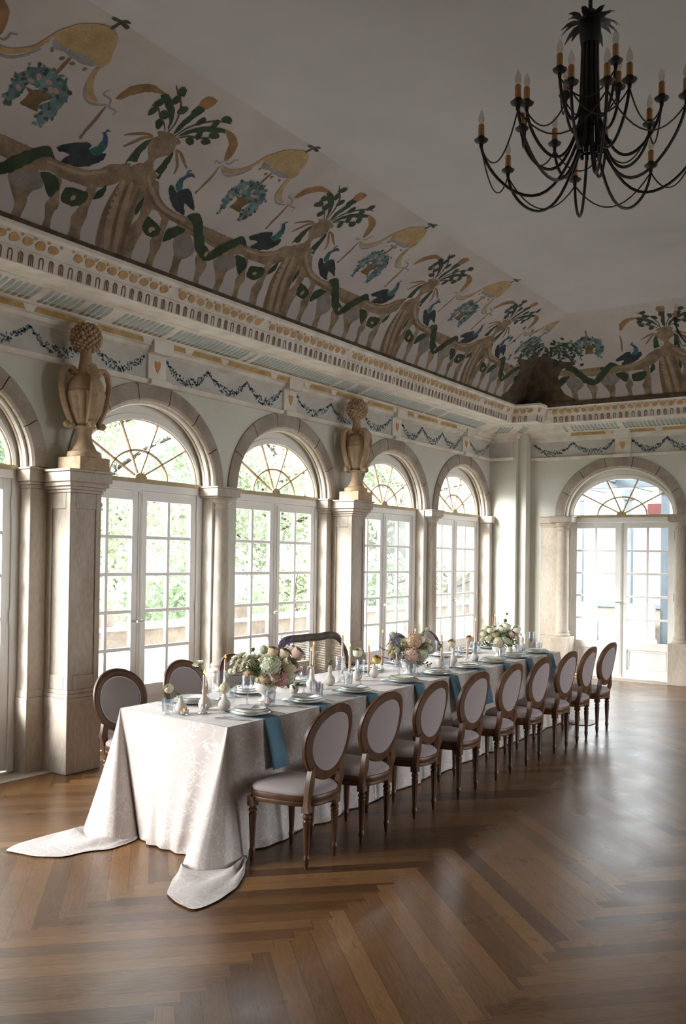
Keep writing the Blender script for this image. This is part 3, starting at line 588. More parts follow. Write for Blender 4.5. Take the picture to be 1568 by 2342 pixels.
MURAL={'P':[('stone',[(-0.157,0.38),(-0.152,0.316),(-0.171,0.248),(-0.175,0.168),(-0.179,0.113),(-0.165,0.044),(-0.138,0.015),(0.092,0.021),(0.091,0.084),(0.088,0.155),(0.101,0.214),(0.103,0.272),(0.094,0.336),(0.106,0.39),(0.124,0.475),(0.11,0.502),(0.052,0.52),(0.009,0.537),(-0.095,0.512),(-0.168,0.458),(-0.169,0.409)]),('stone',[(0.067,0.507),(0.124,0.475),(0.161,0.473),(0.215,0.426),(0.269,0.397),(0.335,0.379),(0.427,0.367),(0.511,0.365),(0.59,0.371),(0.649,0.362),(0.787,0.363),(0.93,0.364),(1.077,0.365),(1.155,0.364),(1.258,0.358),(1.342,0.362),(1.411,0.363),(1.51,0.365),(1.619,0.379),(1.708,0.409),(1.764,0.448),(1.841,0.471),(1.918,0.495),(1.907,0.391),(1.816,0.34),(1.686,0.302),(1.548,0.294),(1.431,0.289),(1.341,0.299),(1.276,0.285),(1.164,0.28),(1.002,0.274),(0.868,0.281),(0.723,0.285),(0.639,0.302),(0.529,0.312),(0.428,0.314),(0.364,0.304),(0.284,0.332),(0.226,0.326),(0.192,0.293),(0.094,0.336),(0.086,0.41)]),('stone2',[(0.107,0.364),(0.226,0.326),(0.224,0.292),(0.232,0.244),(0.231,0.202),(0.215,0.157),(0.206,0.123),(0.195,0.073),(0.199,0.018),(0.086,0.017),(0.091,0.084),(0.094,0.132),(0.084,0.194),(0.129,0.237),(0.141,0.281)]),('stone2',[(0.358,0.311),(0.424,0.318),(0.438,0.265),(0.439,0.222),(0.453,0.158),(0.433,0.112),(0.425,0.069),(0.433,0.022),(0.345,0.022),(0.359,0.073),(0.362,0.123),(0.334,0.166),(0.35,0.211),(0.364,0.257)]),('stone2',[(0.529,0.312),(0.674,0.301),(0.775,0.225),(0.77,0.162),(0.714,0.143),(0.705,0.09),(0.712,0.032),(0.626,0.033),(0.627,0.092),(0.616,0.149),(0.572,0.2),(0.563,0.232)]),('stone2',[(0.852,0.183),(0.875,0.21),(0.97,0.194),(1.007,0.156),(0.986,0.108),(0.965,0.069),(0.975,0.019),(0.904,0.015),(0.907,0.076),(0.893,0.125)]),('stone2',[(1.057,0.211),(1.157,0.288),(1.26,0.282),(1.284,0.202),(1.251,0.158),(1.252,0.104),(1.234,0.055),(1.231,0.011),(1.153,0.015),(1.167,0.088),(1.114,0.15)]),('stone2',[(1.381,0.288),(1.456,0.284),(1.476,0.221),(1.508,0.16),(1.479,0.117),(1.482,0.053),(1.511,0.003),(1.405,0.013),(1.425,0.08),(1.396,0.148),(1.421,0.191)]),('stone2',[(1.668,0.319),(1.751,0.321),(1.752,0.216),(1.759,0.158),(1.742,0.098),(1.758,0.006),(1.643,0.006),(1.648,0.082),(1.63,0.135),(1.668,0.19),(1.684,0.242)]),('cloth',[(0.551,0.247),(0.673,0.283),(0.736,0.27),(0.816,0.207),(0.755,0.159),(0.624,0.15)]),('cloth',[(1.063,0.204),(1.155,0.25),(1.284,0.277),(1.335,0.221),(1.255,0.177),(1.104,0.175)]),('green',[(0.215,0.215),(0.211,0.285),(0.281,0.28),(0.386,0.253),(0.392,0.22),(0.347,0.194),(0.268,0.194)]),('green',[(0.457,0.194),(0.451,0.259),(0.523,0.3),(0.632,0.3),(0.557,0.24)]),('green',[(0.108,0.265),(0.081,0.308),(0.104,0.368),(0.125,0.319)]),('green',[(0.579,0.373),(0.612,0.396),(0.659,0.411),(0.706,0.408),(0.76,0.378),(0.837,0.312),(0.899,0.266),(0.957,0.252),(0.974,0.214),(0.931,0.183),(0.872,0.2),(0.809,0.224),(0.743,0.284),(0.67,0.349)]),('green',[(0.924,0.181),(0.962,0.219),(1.028,0.282),(1.123,0.342),(1.211,0.391),(1.273,0.4),(1.345,0.362),(1.268,0.355),(1.211,0.318),(1.118,0.251),(1.035,0.204),(0.976,0.183)]),('green',[(1.28,0.281),(1.39,0.29),(1.462,0.247),(1.416,0.185),(1.344,0.223)]),('green',[(1.514,0.19),(1.513,0.257),(1.69,0.278),(1.71,0.237),(1.63,0.186)]),('green',[(1.759,0.252),(1.765,0.298),(1.82,0.346),(1.827,0.291)]),('stone',[(-0.123,0.616),(-0.13,0.638),(-0.115,0.657),(-0.088,0.674),(-0.122,0.687),(-0.081,0.705),(-0.021,0.714),(0.049,0.709),(0.106,0.699),(0.114,0.686),(0.087,0.675),(0.108,0.645),(0.101,0.619),(0.064,0.598),(0.022,0.574),(0.013,0.551),(0.043,0.53),(-0.011,0.514),(-0.057,0.527),(-0.044,0.552),(-0.061,0.57),(-0.093,0.59)]),('green',[(-0.193,0.483),(-0.192,0.532),(-0.18,0.582),(-0.152,0.624),(-0.124,0.641),(-0.12,0.606),(-0.123,0.558),(-0.115,0.517),(-0.14,0.507),(-0.188,0.501)]),('green',[(0.073,0.511),(0.084,0.565),(0.109,0.638),(0.134,0.61),(0.142,0.57),(0.146,0.514),(0.148,0.481),(0.116,0.484),(0.123,0.51)]),('green',[(-0.048,0.711),(-0.089,0.746),(-0.155,0.783),(-0.241,0.812),(-0.317,0.838),(-0.273,0.856),(-0.19,0.836),(-0.125,0.805),(-0.086,0.77),(-0.058,0.732)]),('rust',[(-0.568,0.726),(-0.565,0.763),(-0.542,0.804),(-0.494,0.833),(-0.428,0.857),(-0.355,0.859),(-0.268,0.854),(-0.31,0.843),(-0.384,0.829),(-0.442,0.805),(-0.5,0.768),(-0.53,0.737)]),('green',[(0.005,0.71),(-0.009,0.748),(-0.012,0.789),(0.004,0.831),(-0.016,0.848),(-0.006,0.883),(0.071,0.879),(0.057,0.855),(0.05,0.822),(0.034,0.78),(0.022,0.734)]),('rust',[(-0.005,0.883),(-0.025,0.906),(-0.013,0.939),(0.024,0.945),(0.079,0.943),(0.089,0.925),(0.075,0.892),(0.05,0.871)]),('green',[(0.046,0.711),(0.064,0.741),(0.102,0.778),(0.165,0.811),(0.244,0.836),(0.34,0.852),(0.363,0.837),(0.296,0.819),(0.206,0.794),(0.133,0.765),(0.085,0.734)]),('rust',[(0.338,0.851),(0.398,0.857),(0.472,0.849),(0.538,0.825),(0.571,0.789),(0.585,0.754),(0.58,0.721),(0.549,0.723),(0.509,0.763),(0.477,0.799),(0.414,0.824)]),('bird',[(0.274,0.463),(0.27,0.484),(0.318,0.482),(0.359,0.464),(0.403,0.49),(0.418,0.505),(0.465,0.507),(0.539,0.474),(0.618,0.417),(0.547,0.423),(0.487,0.43),(0.544,0.371),(0.49,0.372),(0.412,0.382),(0.333,0.42)]),('teal',[(0.317,0.493),(0.315,0.54),(0.356,0.531),(0.393,0.487),(0.348,0.474)]),('blue',[(0.315,0.538),(0.351,0.565),(0.364,0.584),(0.39,0.591),(0.43,0.575),(0.396,0.572),(0.358,0.548),(0.352,0.53)]),('bird',[(1.313,0.412),(1.404,0.46),(1.497,0.491),(1.544,0.494),(1.545,0.468),(1.615,0.468),(1.684,0.484),(1.691,0.451),(1.618,0.4),(1.531,0.372),(1.391,0.362),(1.436,0.409),(1.346,0.401)]),('teal',[(1.547,0.464),(1.592,0.497),(1.605,0.535),(1.657,0.514),(1.648,0.469),(1.602,0.452)]),('blue',[(1.608,0.531),(1.579,0.563),(1.553,0.561),(1.586,0.575),(1.626,0.557),(1.661,0.515)]),('flower',[(0.846,0.476),(0.826,0.526),(0.807,0.592),(0.839,0.641),(0.882,0.68),(0.955,0.701),(1.058,0.696),(1.146,0.679),(1.197,0.642),(1.197,0.592),(1.181,0.538),(1.144,0.495),(1.121,0.468),(1.08,0.496),(1.077,0.544),(1.101,0.591),(1.094,0.606),(1.012,0.608),(0.91,0.605),(0.903,0.578),(0.889,0.535),(0.864,0.496)]),('basket',[(0.899,0.593),(0.957,0.593),(1.008,0.611),(1.107,0.605),(1.058,0.567),(1.045,0.544),(1.065,0.518),(0.976,0.516),(0.922,0.519),(0.945,0.549),(0.947,0.574)]),('gold',[(0.84,0.826),(0.888,0.875),(0.934,0.912),(1.008,0.942),(1.092,0.962),(1.169,0.956),(1.224,0.92),(1.257,0.869),(1.276,0.846),(1.25,0.803),(1.16,0.821),(0.988,0.81),(0.889,0.817)]),('gray',[(0.884,0.793),(0.882,0.824),(0.98,0.814),(0.981,0.799),(1.024,0.832),(1.113,0.822),(1.144,0.861),(1.222,0.821),(1.185,0.792),(1.118,0.785),(1.022,0.785),(0.979,0.789),(0.928,0.78)]),('dark',[(1.063,0.992),(1.079,1.004),(1.12,1.006),(1.129,1.011),(1.128,1.021),(1.145,1.031),(1.172,1.031),(1.178,1.02),(1.157,1.008),(1.187,1.006),(1.205,0.996),(1.194,0.987),(1.161,0.988),(1.142,0.991),(1.131,0.958),(1.108,0.96),(1.12,0.995),(1.094,0.988)])],'S':[('stonelight',0.06,[(-0.128,0.403),(-0.104,0.224),(-0.058,0.042)]),('stonelight',0.045,[(-0.053,0.415),(-0.007,0.23),(0.038,0.042)]),('stonelight',0.03,[(0.041,0.483),(0.16,0.412),(0.342,0.354),(0.598,0.346)]),('stonelight',0.025,[(1.299,0.338),(1.571,0.348),(1.769,0.412)]),('stonedark',0.05,[(-0.146,0.378),(-0.155,0.204),(-0.135,0.039)]),('stonedark',0.04,[(0.032,0.404),(0.068,0.207),(0.091,0.06)]),('stonedark',0.03,[(-0.081,0.399),(-0.051,0.22),(-0.009,0.041)]),('stonedark',0.025,[(0.08,0.417),(0.245,0.357),(0.411,0.332),(0.66,0.316),(0.943,0.297)]),('rust',0.02,[(0.221,0.212),(0.307,0.227),(0.396,0.226)]),('rust',0.02,[(0.226,0.28),(0.289,0.24),(0.329,0.197)]),('rust',0.02,[(1.514,0.201),(1.592,0.229),(1.69,0.261)]),('rust',0.02,[(1.547,0.254),(1.604,0.227),(1.627,0.189)]),('rust',0.024,[(0.87,0.199),(0.928,0.212),(0.989,0.248)]),('rust',0.02,[(0.91,0.258),(0.944,0.225),(0.988,0.193)]),('stone2',0.03,[(-0.105,0.634),(-0.078,0.601),(-0.035,0.578)]),('teal',0.012,[(0.352,0.564),(0.34,0.588),(0.362,0.602)]),('teal',0.012,[(1.59,0.573),(1.596,0.585),(1.617,0.588)]),('dark',0.012,[(-0.075,0.708),(-0.123,0.734),(-0.197,0.757),(-0.256,0.784),(-0.312,0.782)]),('dark',0.012,[(-0.045,0.709),(-0.053,0.769),(-0.12,0.842),(-0.208,0.877),(-0.283,0.908)]),('dark',0.012,[(0.026,0.71),(0.067,0.773),(0.138,0.827),(0.23,0.868),(0.338,0.889)]),('dark',0.012,[(0.059,0.709),(0.122,0.738),(0.204,0.755),(0.29,0.783)]),('brown',0.022,[(-0.131,0.661),(-0.191,0.654),(-0.268,0.63),(-0.336,0.603)]),('brown',0.022,[(-0.123,0.655),(-0.184,0.633),(-0.239,0.59),(-0.288,0.552)]),('brown',0.022,[(0.114,0.656),(0.178,0.617),(0.225,0.582),(0.24,0.543)]),('brown',0.022,[(0.125,0.656),(0.179,0.648),(0.25,0.62),(0.313,0.598)]),('brown',0.025,[(1.026,0.687),(1.04,0.784)]),('gold',0.032,[(0.854,0.831),(0.813,0.756),(0.742,0.71),(0.668,0.684),(0.607,0.685),(0.567,0.693)]),('gray',0.016,[(0.844,0.755),(0.785,0.702),(0.7,0.664),(0.636,0.662),(0.567,0.691)]),('brown',0.022,[(0.561,0.683),(0.566,0.619),(0.552,0.568),(0.532,0.508)]),('gold',0.04,[(1.235,0.8),(1.259,0.737),(1.316,0.693),(1.39,0.675)]),('gray',0.016,[(1.237,0.775),(1.257,0.702),(1.323,0.66),(1.408,0.665),(1.469,0.688)]),('brown',0.022,[(1.469,0.679),(1.465,0.612),(1.448,0.547),(1.44,0.501)]),('gray',0.014,[(0.501,0.681),(0.495,0.702),(0.538,0.698),(0.551,0.716)]),('gray',0.014,[(0.574,0.715),(0.616,0.716),(0.632,0.736),(0.633,0.749),(0.672,0.759)]),('gray',0.014,[(1.41,0.747),(1.393,0.72),(1.465,0.713),(1.491,0.681),(1.554,0.68),(1.553,0.653)])],'D':[('green',0.05,[(-0.274,0.763),(-0.276,0.806),(-0.173,0.771),(-0.157,0.723),(-0.183,0.853),(-0.199,0.897),(-0.078,0.83),(0.114,0.828),(0.231,0.849),(0.277,0.894),(0.191,0.77),(0.305,0.801),(0.161,0.723),(0.282,0.758)]),('brown',0.022,[(0.844,0.797),(0.907,0.775),(0.997,0.765),(1.073,0.766),(1.169,0.771),(1.243,0.792),(0.531,0.511),(1.439,0.504)]),('pink',0.03,[(0.94,0.654),(1.021,0.652),(0.914,0.622),(1.095,0.635),(1.058,0.629),(0.862,0.575)]),('dark',0.02,[(0.964,0.677),(1.066,0.682),(1.128,0.615),(1.123,0.556),(0.863,0.616),(1.139,0.51),(0.853,0.494),(1.136,0.659)]),('gold',0.03,[(0.294,0.224),(0.308,0.236),(1.595,0.225),(0.948,0.221)])]}
KEYS = sorted({c for c, *_ in MURAL['P']+MURAL['S']+MURAL['D']}|{'corner'})
LAY = {'stonelight': 2, 'stonedark': 2, 'stone': 1, 'stone2': 2, 'cloth': 3, 'basket': 2, 'flower': 3, 'green': 5, 'rust': 3, 'bird': 6, 'teal': 7, 'blue': 8, 'gold': 6, 'gray': 4, 'dark': 6, 'brown': 2, 'pink': 7, 'corner': 1}
from mathutils.geometry import tessellate_polygon
mb = MB()
VS = 1.62                                               # metres per unit of v
def put_poly(run, u0, sg, key, pts, ulim, lift=None, deco=True):
    """refine the outline, triangulate it and lay it on the cove"""
    q = []; N = len(pts); jag = {'green': .005, 'flower': .008, 'bird': .005, 'gray': .004}.get(key, .0025)
    for i in range(N):                                   # closed Catmull-Rom through the outline
        p0, p1, p2, p3 = (Vector(pts[(i+j) % N]) for j in (-1, 0, 1, 2))
        n = max(1, int(math.hypot(p2.x-p1.x, (p2.y-p1.y)*VS)/0.022))
        for k in range(n):
            t = k/n; m1, m2 = (p2-p0)*0.36, (p3-p1)*0.36
            p = p1+m1*t+((p2-p1)*3-m1*2-m2)*(t*t)+((p1-p2)*2+m1+m2)*(t**3)
            q.append((p.x+rng.uniform(-jag, jag), p.y+rng.uniform(-jag, jag)*0.6))
    if any(ulim is not None and not ulim(u0+sg*a, c) for a, c in q):
        q = [(a, c) for a, c in q if ulim(u0+sg*a, c)]
        if len(q) < 3: return
    tr = tessellate_polygon([[Vector((a, c*VS, 0)) for a, c in q]])
    L = 0.0006*LAY[key] if lift is None else lift
    mb.add([cove_pt(run, u0+sg*a, c, L) for a, c in q], [tuple(t) for t in tr], KEYS.index(key))
    if key == 'flower' and deco:                                  # loose painted leaves round the posy
        for a, c in q[::2]:
            for _ in range(2): put_dot(run, u0, sg, rng.choice(('flower', 'flower', 'teal', 'dark')), rng.uniform(.012, .022), (a+rng.uniform(-.02, .02), c+rng.uniform(-.014, .014)), ulim or (lambda *_: True))
def put_stroke(run, u0, sg, key, w_, pts, ulim):
    P = [Vector((a, c*VS)) for a, c in pts]; Q = []
    for i in range(len(P)-1):                            # Catmull-Rom
        p0, p1, p2, p3 = P[max(i-1, 0)], P[i], P[i+1], P[min(i+2, len(P)-1)]
        for k in range(6):
            t = k/6; Q.append(0.5*((2*p1)+(p2-p0)*t+(2*p0-5*p1+4*p2-p3)*t*t+(3*p1-p0-3*p2+p3)*t**3))
    Q.append(P[-1])
    vv = []
    for i, p in enumerate(Q):
        d = (Q[min(i+1, len(Q)-1)]-Q[max(i-1, 0)]).normalized(); n = Vector((-d.y, d.x))
        h = w_/2*(0.45+0.75*math.sin(PI*(i+0.5)/len(Q)))
        for s in (1, -1): vv.append(p+n*h*s)
    if any(not ulim(u0+sg*p.x, p.y/VS) for p in vv): return
    mb.add([cove_pt(run, u0+sg*p.x, p.y/VS, 0.0006*LAY[key]) for p in vv], [(2*i, 2*i+2, 2*i+3, 2*i+1) for i in range(len(Q)-1)], KEYS.index(key))
def put_dot(run, u0, sg, key, r, p, ulim, el=1.5, ang=None):
    a0 = rng.uniform(0, PI) if ang is None else ang
    pts = []
    for k in range(8):
        q = 2*PI*k/8; x, y = r*el*0.6*math.cos(q), r*0.6*math.sin(q)
        pts.append((p[0]+x*math.cos(a0)-y*math.sin(a0), p[1]+(x*math.sin(a0)+y*math.cos(a0))/VS))
    put_poly(run, u0, sg, key, pts, ulim, None, False)
def motif(run, u0, sg, ulim, skip=(), bare=False):
    for k, pts in MURAL['P']:
        if k not in skip and not (bare and k == 'dark'): put_poly(run, u0, sg, k, pts, ulim)
    for k, w_, pts in MURAL['S']:
        if k not in skip: put_stroke(run, u0, sg, k, w_, pts, ulim)
    for k, w_, pts in MURAL['D']:
        for p in pts:
            if k not in skip and not (bare and k in ('brown', 'dark')): put_dot(run, u0, sg, k, w_, p, ulim)
def limL(u, v): return 0.2 < u < bez(BE, min(max(v, 0), 1))[0]-0.42*(1-v)-0.03
def limE(u, v): return u < bez(BL, min(max(v, 0), 1))[0]-0.42*(1-v)-0.03
for u0 in (0.78, 2.84, 4.905, 6.93, 9.03, 11.04): motif('L', u0, 1, limL)
motif('E', 3.20, -1, limE); motif('E', 5.26, -1, limE, skip=('gold', 'gray'), bare=True)
# dark skirting line of the painted balustrade and the broad painted pier in the corner
for run, u0, u1 in (('L', 0.2, 12.9), ('E', 5.3, -1.5)):
    n = 60; vv = []
    for i in range(n+1):
        u = u0+(u1-u0)*i/n
        for v in (0.0, 0.045): vv.append(cove_pt(run, u, v, 0.012))
    mb.add(vv, [(2*i, 2*i+2, 2*i+3, 2*i+1) for i in range(n)], KEYS.index('corner'))
for run in 'LE':
    pr = [(0.0, 0.95), (0.06, 0.78), (0.12, 0.62), (0.2, 0.52), (0.3, 0.44), (0.38, 0.44), (0.42, 0.62), (0.45, 0.60), (0.47, 0.34), (0.52, 0.20), (0.55, 0.14)]
    vv = []
    for v, h in pr:
        e = bez(BE, v)[0] if run == 'L' else bez(BL, v)[0]
        vv += [cove_pt(run, e-0.002, v, 0.004), cove_pt(run, e-h, v, 0.004)]
    mb.add(vv, [(2*i, 2*i+2, 2*i+3, 2*i+1) for i in range(len(pr)-1)], KEYS.index('corner'))
    for k in range(120):                                  # painted foliage about the corner vase
        v = rng.gauss(0.60, 0.06); e = bez(BE, min(v, 1))[0] if run == 'L' else bez(BL, min(v, 1))[0]
        d = abs(rng.gauss(0.18, 0.25))+0.02
        if rng.random() < 0.4: v -= d*0.22
        put_dot(run, e-d, 1, rng.choice(('flower', 'green', 'green')), 0.035, (0, v), lambda *_: True)
mural = mb.build('painted_mural', ['p_'+k for k in KEYS], cove)
mural['label'] = 'wall painting of balustrade, peacocks, plumed vases and canopies'
# ================================================================== URNS
def urn(x, y, z, label):
    r = tag(empty('stone_urn', (x, y, z)), label, 'urn', 'stone urns on the piers')
    b = MB(); b.box(-0.155, 0.155, -0.135, 0.135, 0, 0.105); b.build('plinth', 'urn', r, bevel=0.006)
    b = MB(); b.lathe([(0.135, 0.105), (0.14, 0.125), (0.135, 0.15), (0.10, 0.165), (0.095, 0.18), (0.065, 0.235), (0.055, 0.30), (0.065, 0.335), (0.085, 0.345), (0.09, 0.36), (0.075, 0.37)], 28); b.build('foot', 'urn', r)
    b = MB(); wv = lambda a, q: 1+(0.10*(abs(math.sin(a*7))-0.5) if 0.40 < q < 0.64 else 0)
    b.lathe([(0.06, 0.365), (0.095, 0.40), (0.125, 0.47), (0.145, 0.55), (0.155, 0.62), (0.158, 0.64), (0.145, 0.65), (0.148, 0.66), (0.145, 0.70), (0.12, 0.755), (0.08, 0.78), (0.07, 0.80)], 84, wave=wv); b.build('body', 'urn', r)
    b = MB(); b.lathe([(0.075, 0.79), (0.062, 0.83), (0.05, 0.90), (0.047, 0.97), (0.052, 1.0), (0.06, 1.01)], 20); b.build('neck', 'urn', r)
    for k in range(4):                                   # four S-scroll handles
        a = PI/4*0+PI/2*k-0.35
        P = [(0.075, 0.79), (0.11, 0.83), (0.155, 0.835), (0.188, 0.80), (0.203, 0.73), (0.198, 0.65), (0.180, 0.56), (0.150, 0.47), (0.120, 0.40), (0.125, 0.365), (0.145, 0.368)]
        pts = []
        for i in range(len(P)-1):
            for t in (0, 0.34, 0.67): q = (P[i][0]+(P[i+1][0]-P[i][0])*t, P[i][1]+(P[i+1][1]-P[i][1])*t); pts.append((q[0]*math.cos(a), q[0]*math.sin(a), q[1]))
        h = MB(); h.tube(pts, 0.024, 8, flat=1.5)
        for rr, zz in ((0.112, 0.80), (0.150, 0.372)): h.ball((rr*math.cos(a), rr*math.sin(a), zz), 0.03, 10, 8)
        h.build('handle', 'urn', r)
    b = MB(); c = (0, 0, 1.09); b.ball(c, 0.112, 20, 14)
    for k in range(150):                                 # carved blossoms covering the ball
        zz = 1-2*(k+0.5)/150; aa = k*2.39996; q = math.sqrt(1-zz*zz)
        b.ball((c[0]+0.118*q*math.cos(aa), c[1]+0.118*q*math.sin(aa), c[2]+0.118*zz), rng.uniform(0.013, 0.021), 6, 4)
    b.build('flower_ball', 'urn', r)
    return r
urn(5.137, 5.945, 2.435, 'tan stone urn with scroll handles and flower ball on the near pier')
urn(9.25, 5.945, 2.435, 'tan stone urn with scroll handles and flower ball on the far pier')
# ================================================================== CHANDELIERS
def chandelier(x, y, label, full=True):
    r = tag(empty('chandelier', (x, y, 0)), label, 'chandelier', 'iron chandeliers along the ceiling')
    b = MB(); b.tube([(0, 0, 4.80), (0, 0, 5.05)], 0.012, 8); b.lathe([(0.05, 5.02), (0.045, 5.05), (0.01, 5.06)], 16); b.tube([(0, 0, 4.1), (0, 0, 4.80)], 0.016, 8); b.build('suspension_rod', 'iron', r)
    b = MB(); n = 12
    for k in range(n):
        a = 2*PI*k/n; q = lambda rr, zz: (rr*math.cos(a), rr*math.sin(a), zz)
        b.tube([q(0.038, 4.80), q(0.043, 4.5), q(0.052, 4.25), q(0.062, 4.1), q(0.056, 4.03)], 0.0095, 6)
    for zz, rr in ((4.78, 0.042), (4.31, 0.051), (4.23, 0.055), (4.07, 0.061)): b.tube([(rr*math.cos(2*PI*i/24), rr*math.sin(2*PI*i/24), zz) for i in range(24)], 0.009, 6, closed=True)
    b.build('rod_column', 'iron', r)
    b = MB()                                             # spiky leaf crown
    b.lathe([(0.052, 4.66), (0.060, 4.72), (0.056, 4.80), (0.03, 4.85)], 16)
    for k in range(24):
        a = 2*PI*k/24+(0.13 if k % 2 else 0); dz = (0.085, 0.04, 0.0)[k % 3]; L = 0.105 if k % 3 else 0.085
        p = []
        for t in (0, 0.35, 0.7, 1): p.append((0.055+L*t, 4.765+dz*t*1.1-0.075*t*t+0.02))
        wd = (0.014, 0.02, 0.013, 0.001)
        vv = []
        for (rr, zz), w_ in zip(p, wd):
            for s in (-1, 1): vv.append((rr*math.cos(a)-s*w_*math.sin(a), rr*math.sin(a)+s*w_*math.cos(a), zz+(0.004 if s > 0 else 0)))
        b.add(vv, [(0, 1, 3, 2), (2, 3, 5, 4), (4, 5, 7, 6)])
    b.build('leaf_crown', 'iron', r)
    cam_a = math.atan2(-y, -x)+PI                       # direction away from the photographer
    tiers = [(8, 0.60, 4.135, 3.80, 4.12, -8), (8, 0.39, 4.26, 3.99, 4.22, -31), (4, 0.21, 4.46, 4.23, 4.31, -40)]
    for n, R, zc, zl, z0, off in tiers:
        tips = []
        for k in range(n):
            a = cam_a-math.radians(off+360*k/n); ca, sa = math.cos(a), math.sin(a)
            pts = []
            for i in range(19):
                t = i/18
                rr = 0.062+(R-0.062)*(t-0.055*math.sin(2*PI*t)+0.12*math.sin(PI*t))
                base = z0+(zc-0.03-z0)*t; zz = base-(0.5*(z0+zc)-zl)*(math.sin(PI*t)**0.9)*(0.85+0.35*math.cos(PI*t))
                pts.append((rr*ca, rr*sa, zz))
            pts[-1] = (R*ca, R*sa, zc-0.03)
            m = MB(); m.tube(pts, 0.0085, 6); arm = m.build('arm', 'iron', r)
            tips.append((R*ca, R*sa, zc-0.035))
            m = MB(); m.lathe([(0.010, -0.035), (0.012, -0.012), (0.034, -0.002), (0.040, 0.008), (0.036, 0.008), (0.020, 0.004), (0.020, 0.026), (0.014, 0.030)], 16, (R*ca, R*sa, zc)); m.build('drip_pan', 'iron', arm)
            m = MB(); m.lathe([(0.0165, 0.024), (0.0175, 0.04), (0.0165, 0.06), (0.0175, 0.08), (0.016, 0.094), (0.010, 0.098)], 12, (R*ca, R*sa, zc)); m.build('candle_sleeve', 'sleeve', arm)
            m = MB(); m.lathe([(0.008, 0.098), (0.016, 0.115), (0.018, 0.13), (0.012, 0.155), (0.004, 0.175), (0.0005, 0.18)], 12, (R*ca, R*sa, zc)); m.build('bulb', 'bulb', arm)
        m = MB()                                         # thin drooping rods from arm to arm
        dr = {8: 0.17 if R > 0.5 else 0.13, 4: 0.13}[n]
        for k in range(n):
            A, Bp = Vector(tips[k]), Vector(tips[(k+1) % n])
            m.tube([tuple(A.lerp(Bp, t/12)*1-Vector((0, 0, dr*4*(t/12)*(1-t/12)))) for t in range(13)], 0.0045, 5)
        m.build('swag_rod', 'iron', r)
    return r
chandelier(5.06, 1.727, 'black iron chandelier with three tiers of candle bulbs hanging in full view')
chandelier(9.55, 1.74, 'farther black iron chandelier, only one candle arm showing at the right edge')
# ================================================================== TABLE AND CLOTH
ZT = 0.75
NR, NL, FR, FLc = Vector((4.145, 3.527)), Vector((4.245, 4.521)), Vector((9.824, 3.623)), Vector((9.80, 4.615))
def tpos(a, b_): return (NR*(1-a)+FR*a)*(1-b_)+(NL*(1-a)+FLc*a)*b_
t = tag(empty('banquet_table', (7.0, 4.07, 0)), 'long banquet table hidden beneath the patterned cloth', 'table')
b = MB(); q = [tpos(a, c) for a, c in ((0.004, 0.02), (0.996, 0.02), (0.996, 0.98), (0.004, 0.98))]
b.prism([(p.x-7.0, p.y-4.07) for p in q], lambda x, y, h: (x, y, h), 0.70, 0.744); b.build('tabletop', 'wood', t)
for a in (0.05, 0.35, 0.65, 0.95):
    for c in (0.14, 0.86):
        p = tpos(a, c); b = MB(); b.box(p.x-7.03, p.x-6.97, p.y-4.10, p.y-4.04, 0, 0.70); b.build('leg', 'wood', t)
def V2(*a): return Vector(a)
ctl = []                                                 # (top, foot, end on the floor, pleat weight)
def put(top, foot, end=None, wgt=1.0): ctl.append((top, foot, end if end is not None else foot, wgt))
N = 70
for i in range(N+1):                                     # side towards the chairs, far to near
    k = i/N; p = FR.lerp(NR, k)
    if k < 0.004 or k > 0.985: continue
    put(p, p+V2(0, -0.055-0.015*math.sin(i*0.9)), None, 1)
put(NR+V2(0.05, 0), V2(4.24, 3.43), V2(4.22, 3.42), 0.3)
for f, e in [((4.20, 3.44), (4.12, 3.36)), ((4.12, 3.40), (3.98, 3.25)), ((4.05, 3.39), (3.80, 3.155)), ((3.98, 3.40), (3.608, 3.113)), ((3.93, 3.43), (3.50, 3.11)), ((3.89, 3.46), (3.432, 3.129)), ((3.865, 3.50), (3.46, 3.27)), ((3.86, 3.54), (3.521, 3.393)), ((3.87, 3.59), (3.70, 3.52)), ((3.89, 3.63), (3.85, 3.60))]:
    put(NR+V2(-0.004, 0.0), V2(*f), V2(*e), 0.15)
put(NR+V2(0, 0.02), V2(3.98, 3.68), None, 0.1); put(NR+V2(0, 0.05), V2(4.04, 3.71), None, 0.2)
for i in range(1, 15):
    k = i/15; p = NR.lerp(NL, 0.06+0.88*k); put(p, V2(4.025+0.06*k+0.016*math.sin(k*23), 3.72+0.46*k), None, 0.9)
put(NL+V2(0, -0.05), V2(4.105, 4.19), None, 0.2); put(NL+V2(0, -0.015), V2(4.16, 4.26), None, 0.1)
for f, e in [((4.11, 4.22), (4.09, 4.19)), ((4.03, 4.23), (3.99, 4.175)), ((3.96, 4.26), (3.852, 4.175)), ((3.93, 4.31), (3.76, 4.25)), ((3.92, 4.36), (3.70, 4.265)), ((3.925, 4.42), (3.60, 4.285)), ((3.935, 4.46), (3.51, 4.42)), ((3.95, 4.51), (3.477, 4.654)), ((3.97, 4.55), (3.60, 4.70)), ((4.00, 4.59), (3.80, 4.69)), ((4.04, 4.62), (3.94, 4.68))]:
    put(NL+V2(-0.003, 0.002), V2(*f), V2(*e), 0.15)
put(NL+V2(0.03, 0), V2(4.17, 4.63), None, 0.2)
for i in range(1, N):
    k = i/N; p = NL.lerp(FLc, k); put(p, p+V2(0, 0.05), None, 0.5)
for e in [(9.95, 4.78), (10.1, 4.72), (10.0, 4.5)]: put(FLc, V2(9.9, 4.66), V2(*e), 0.1)
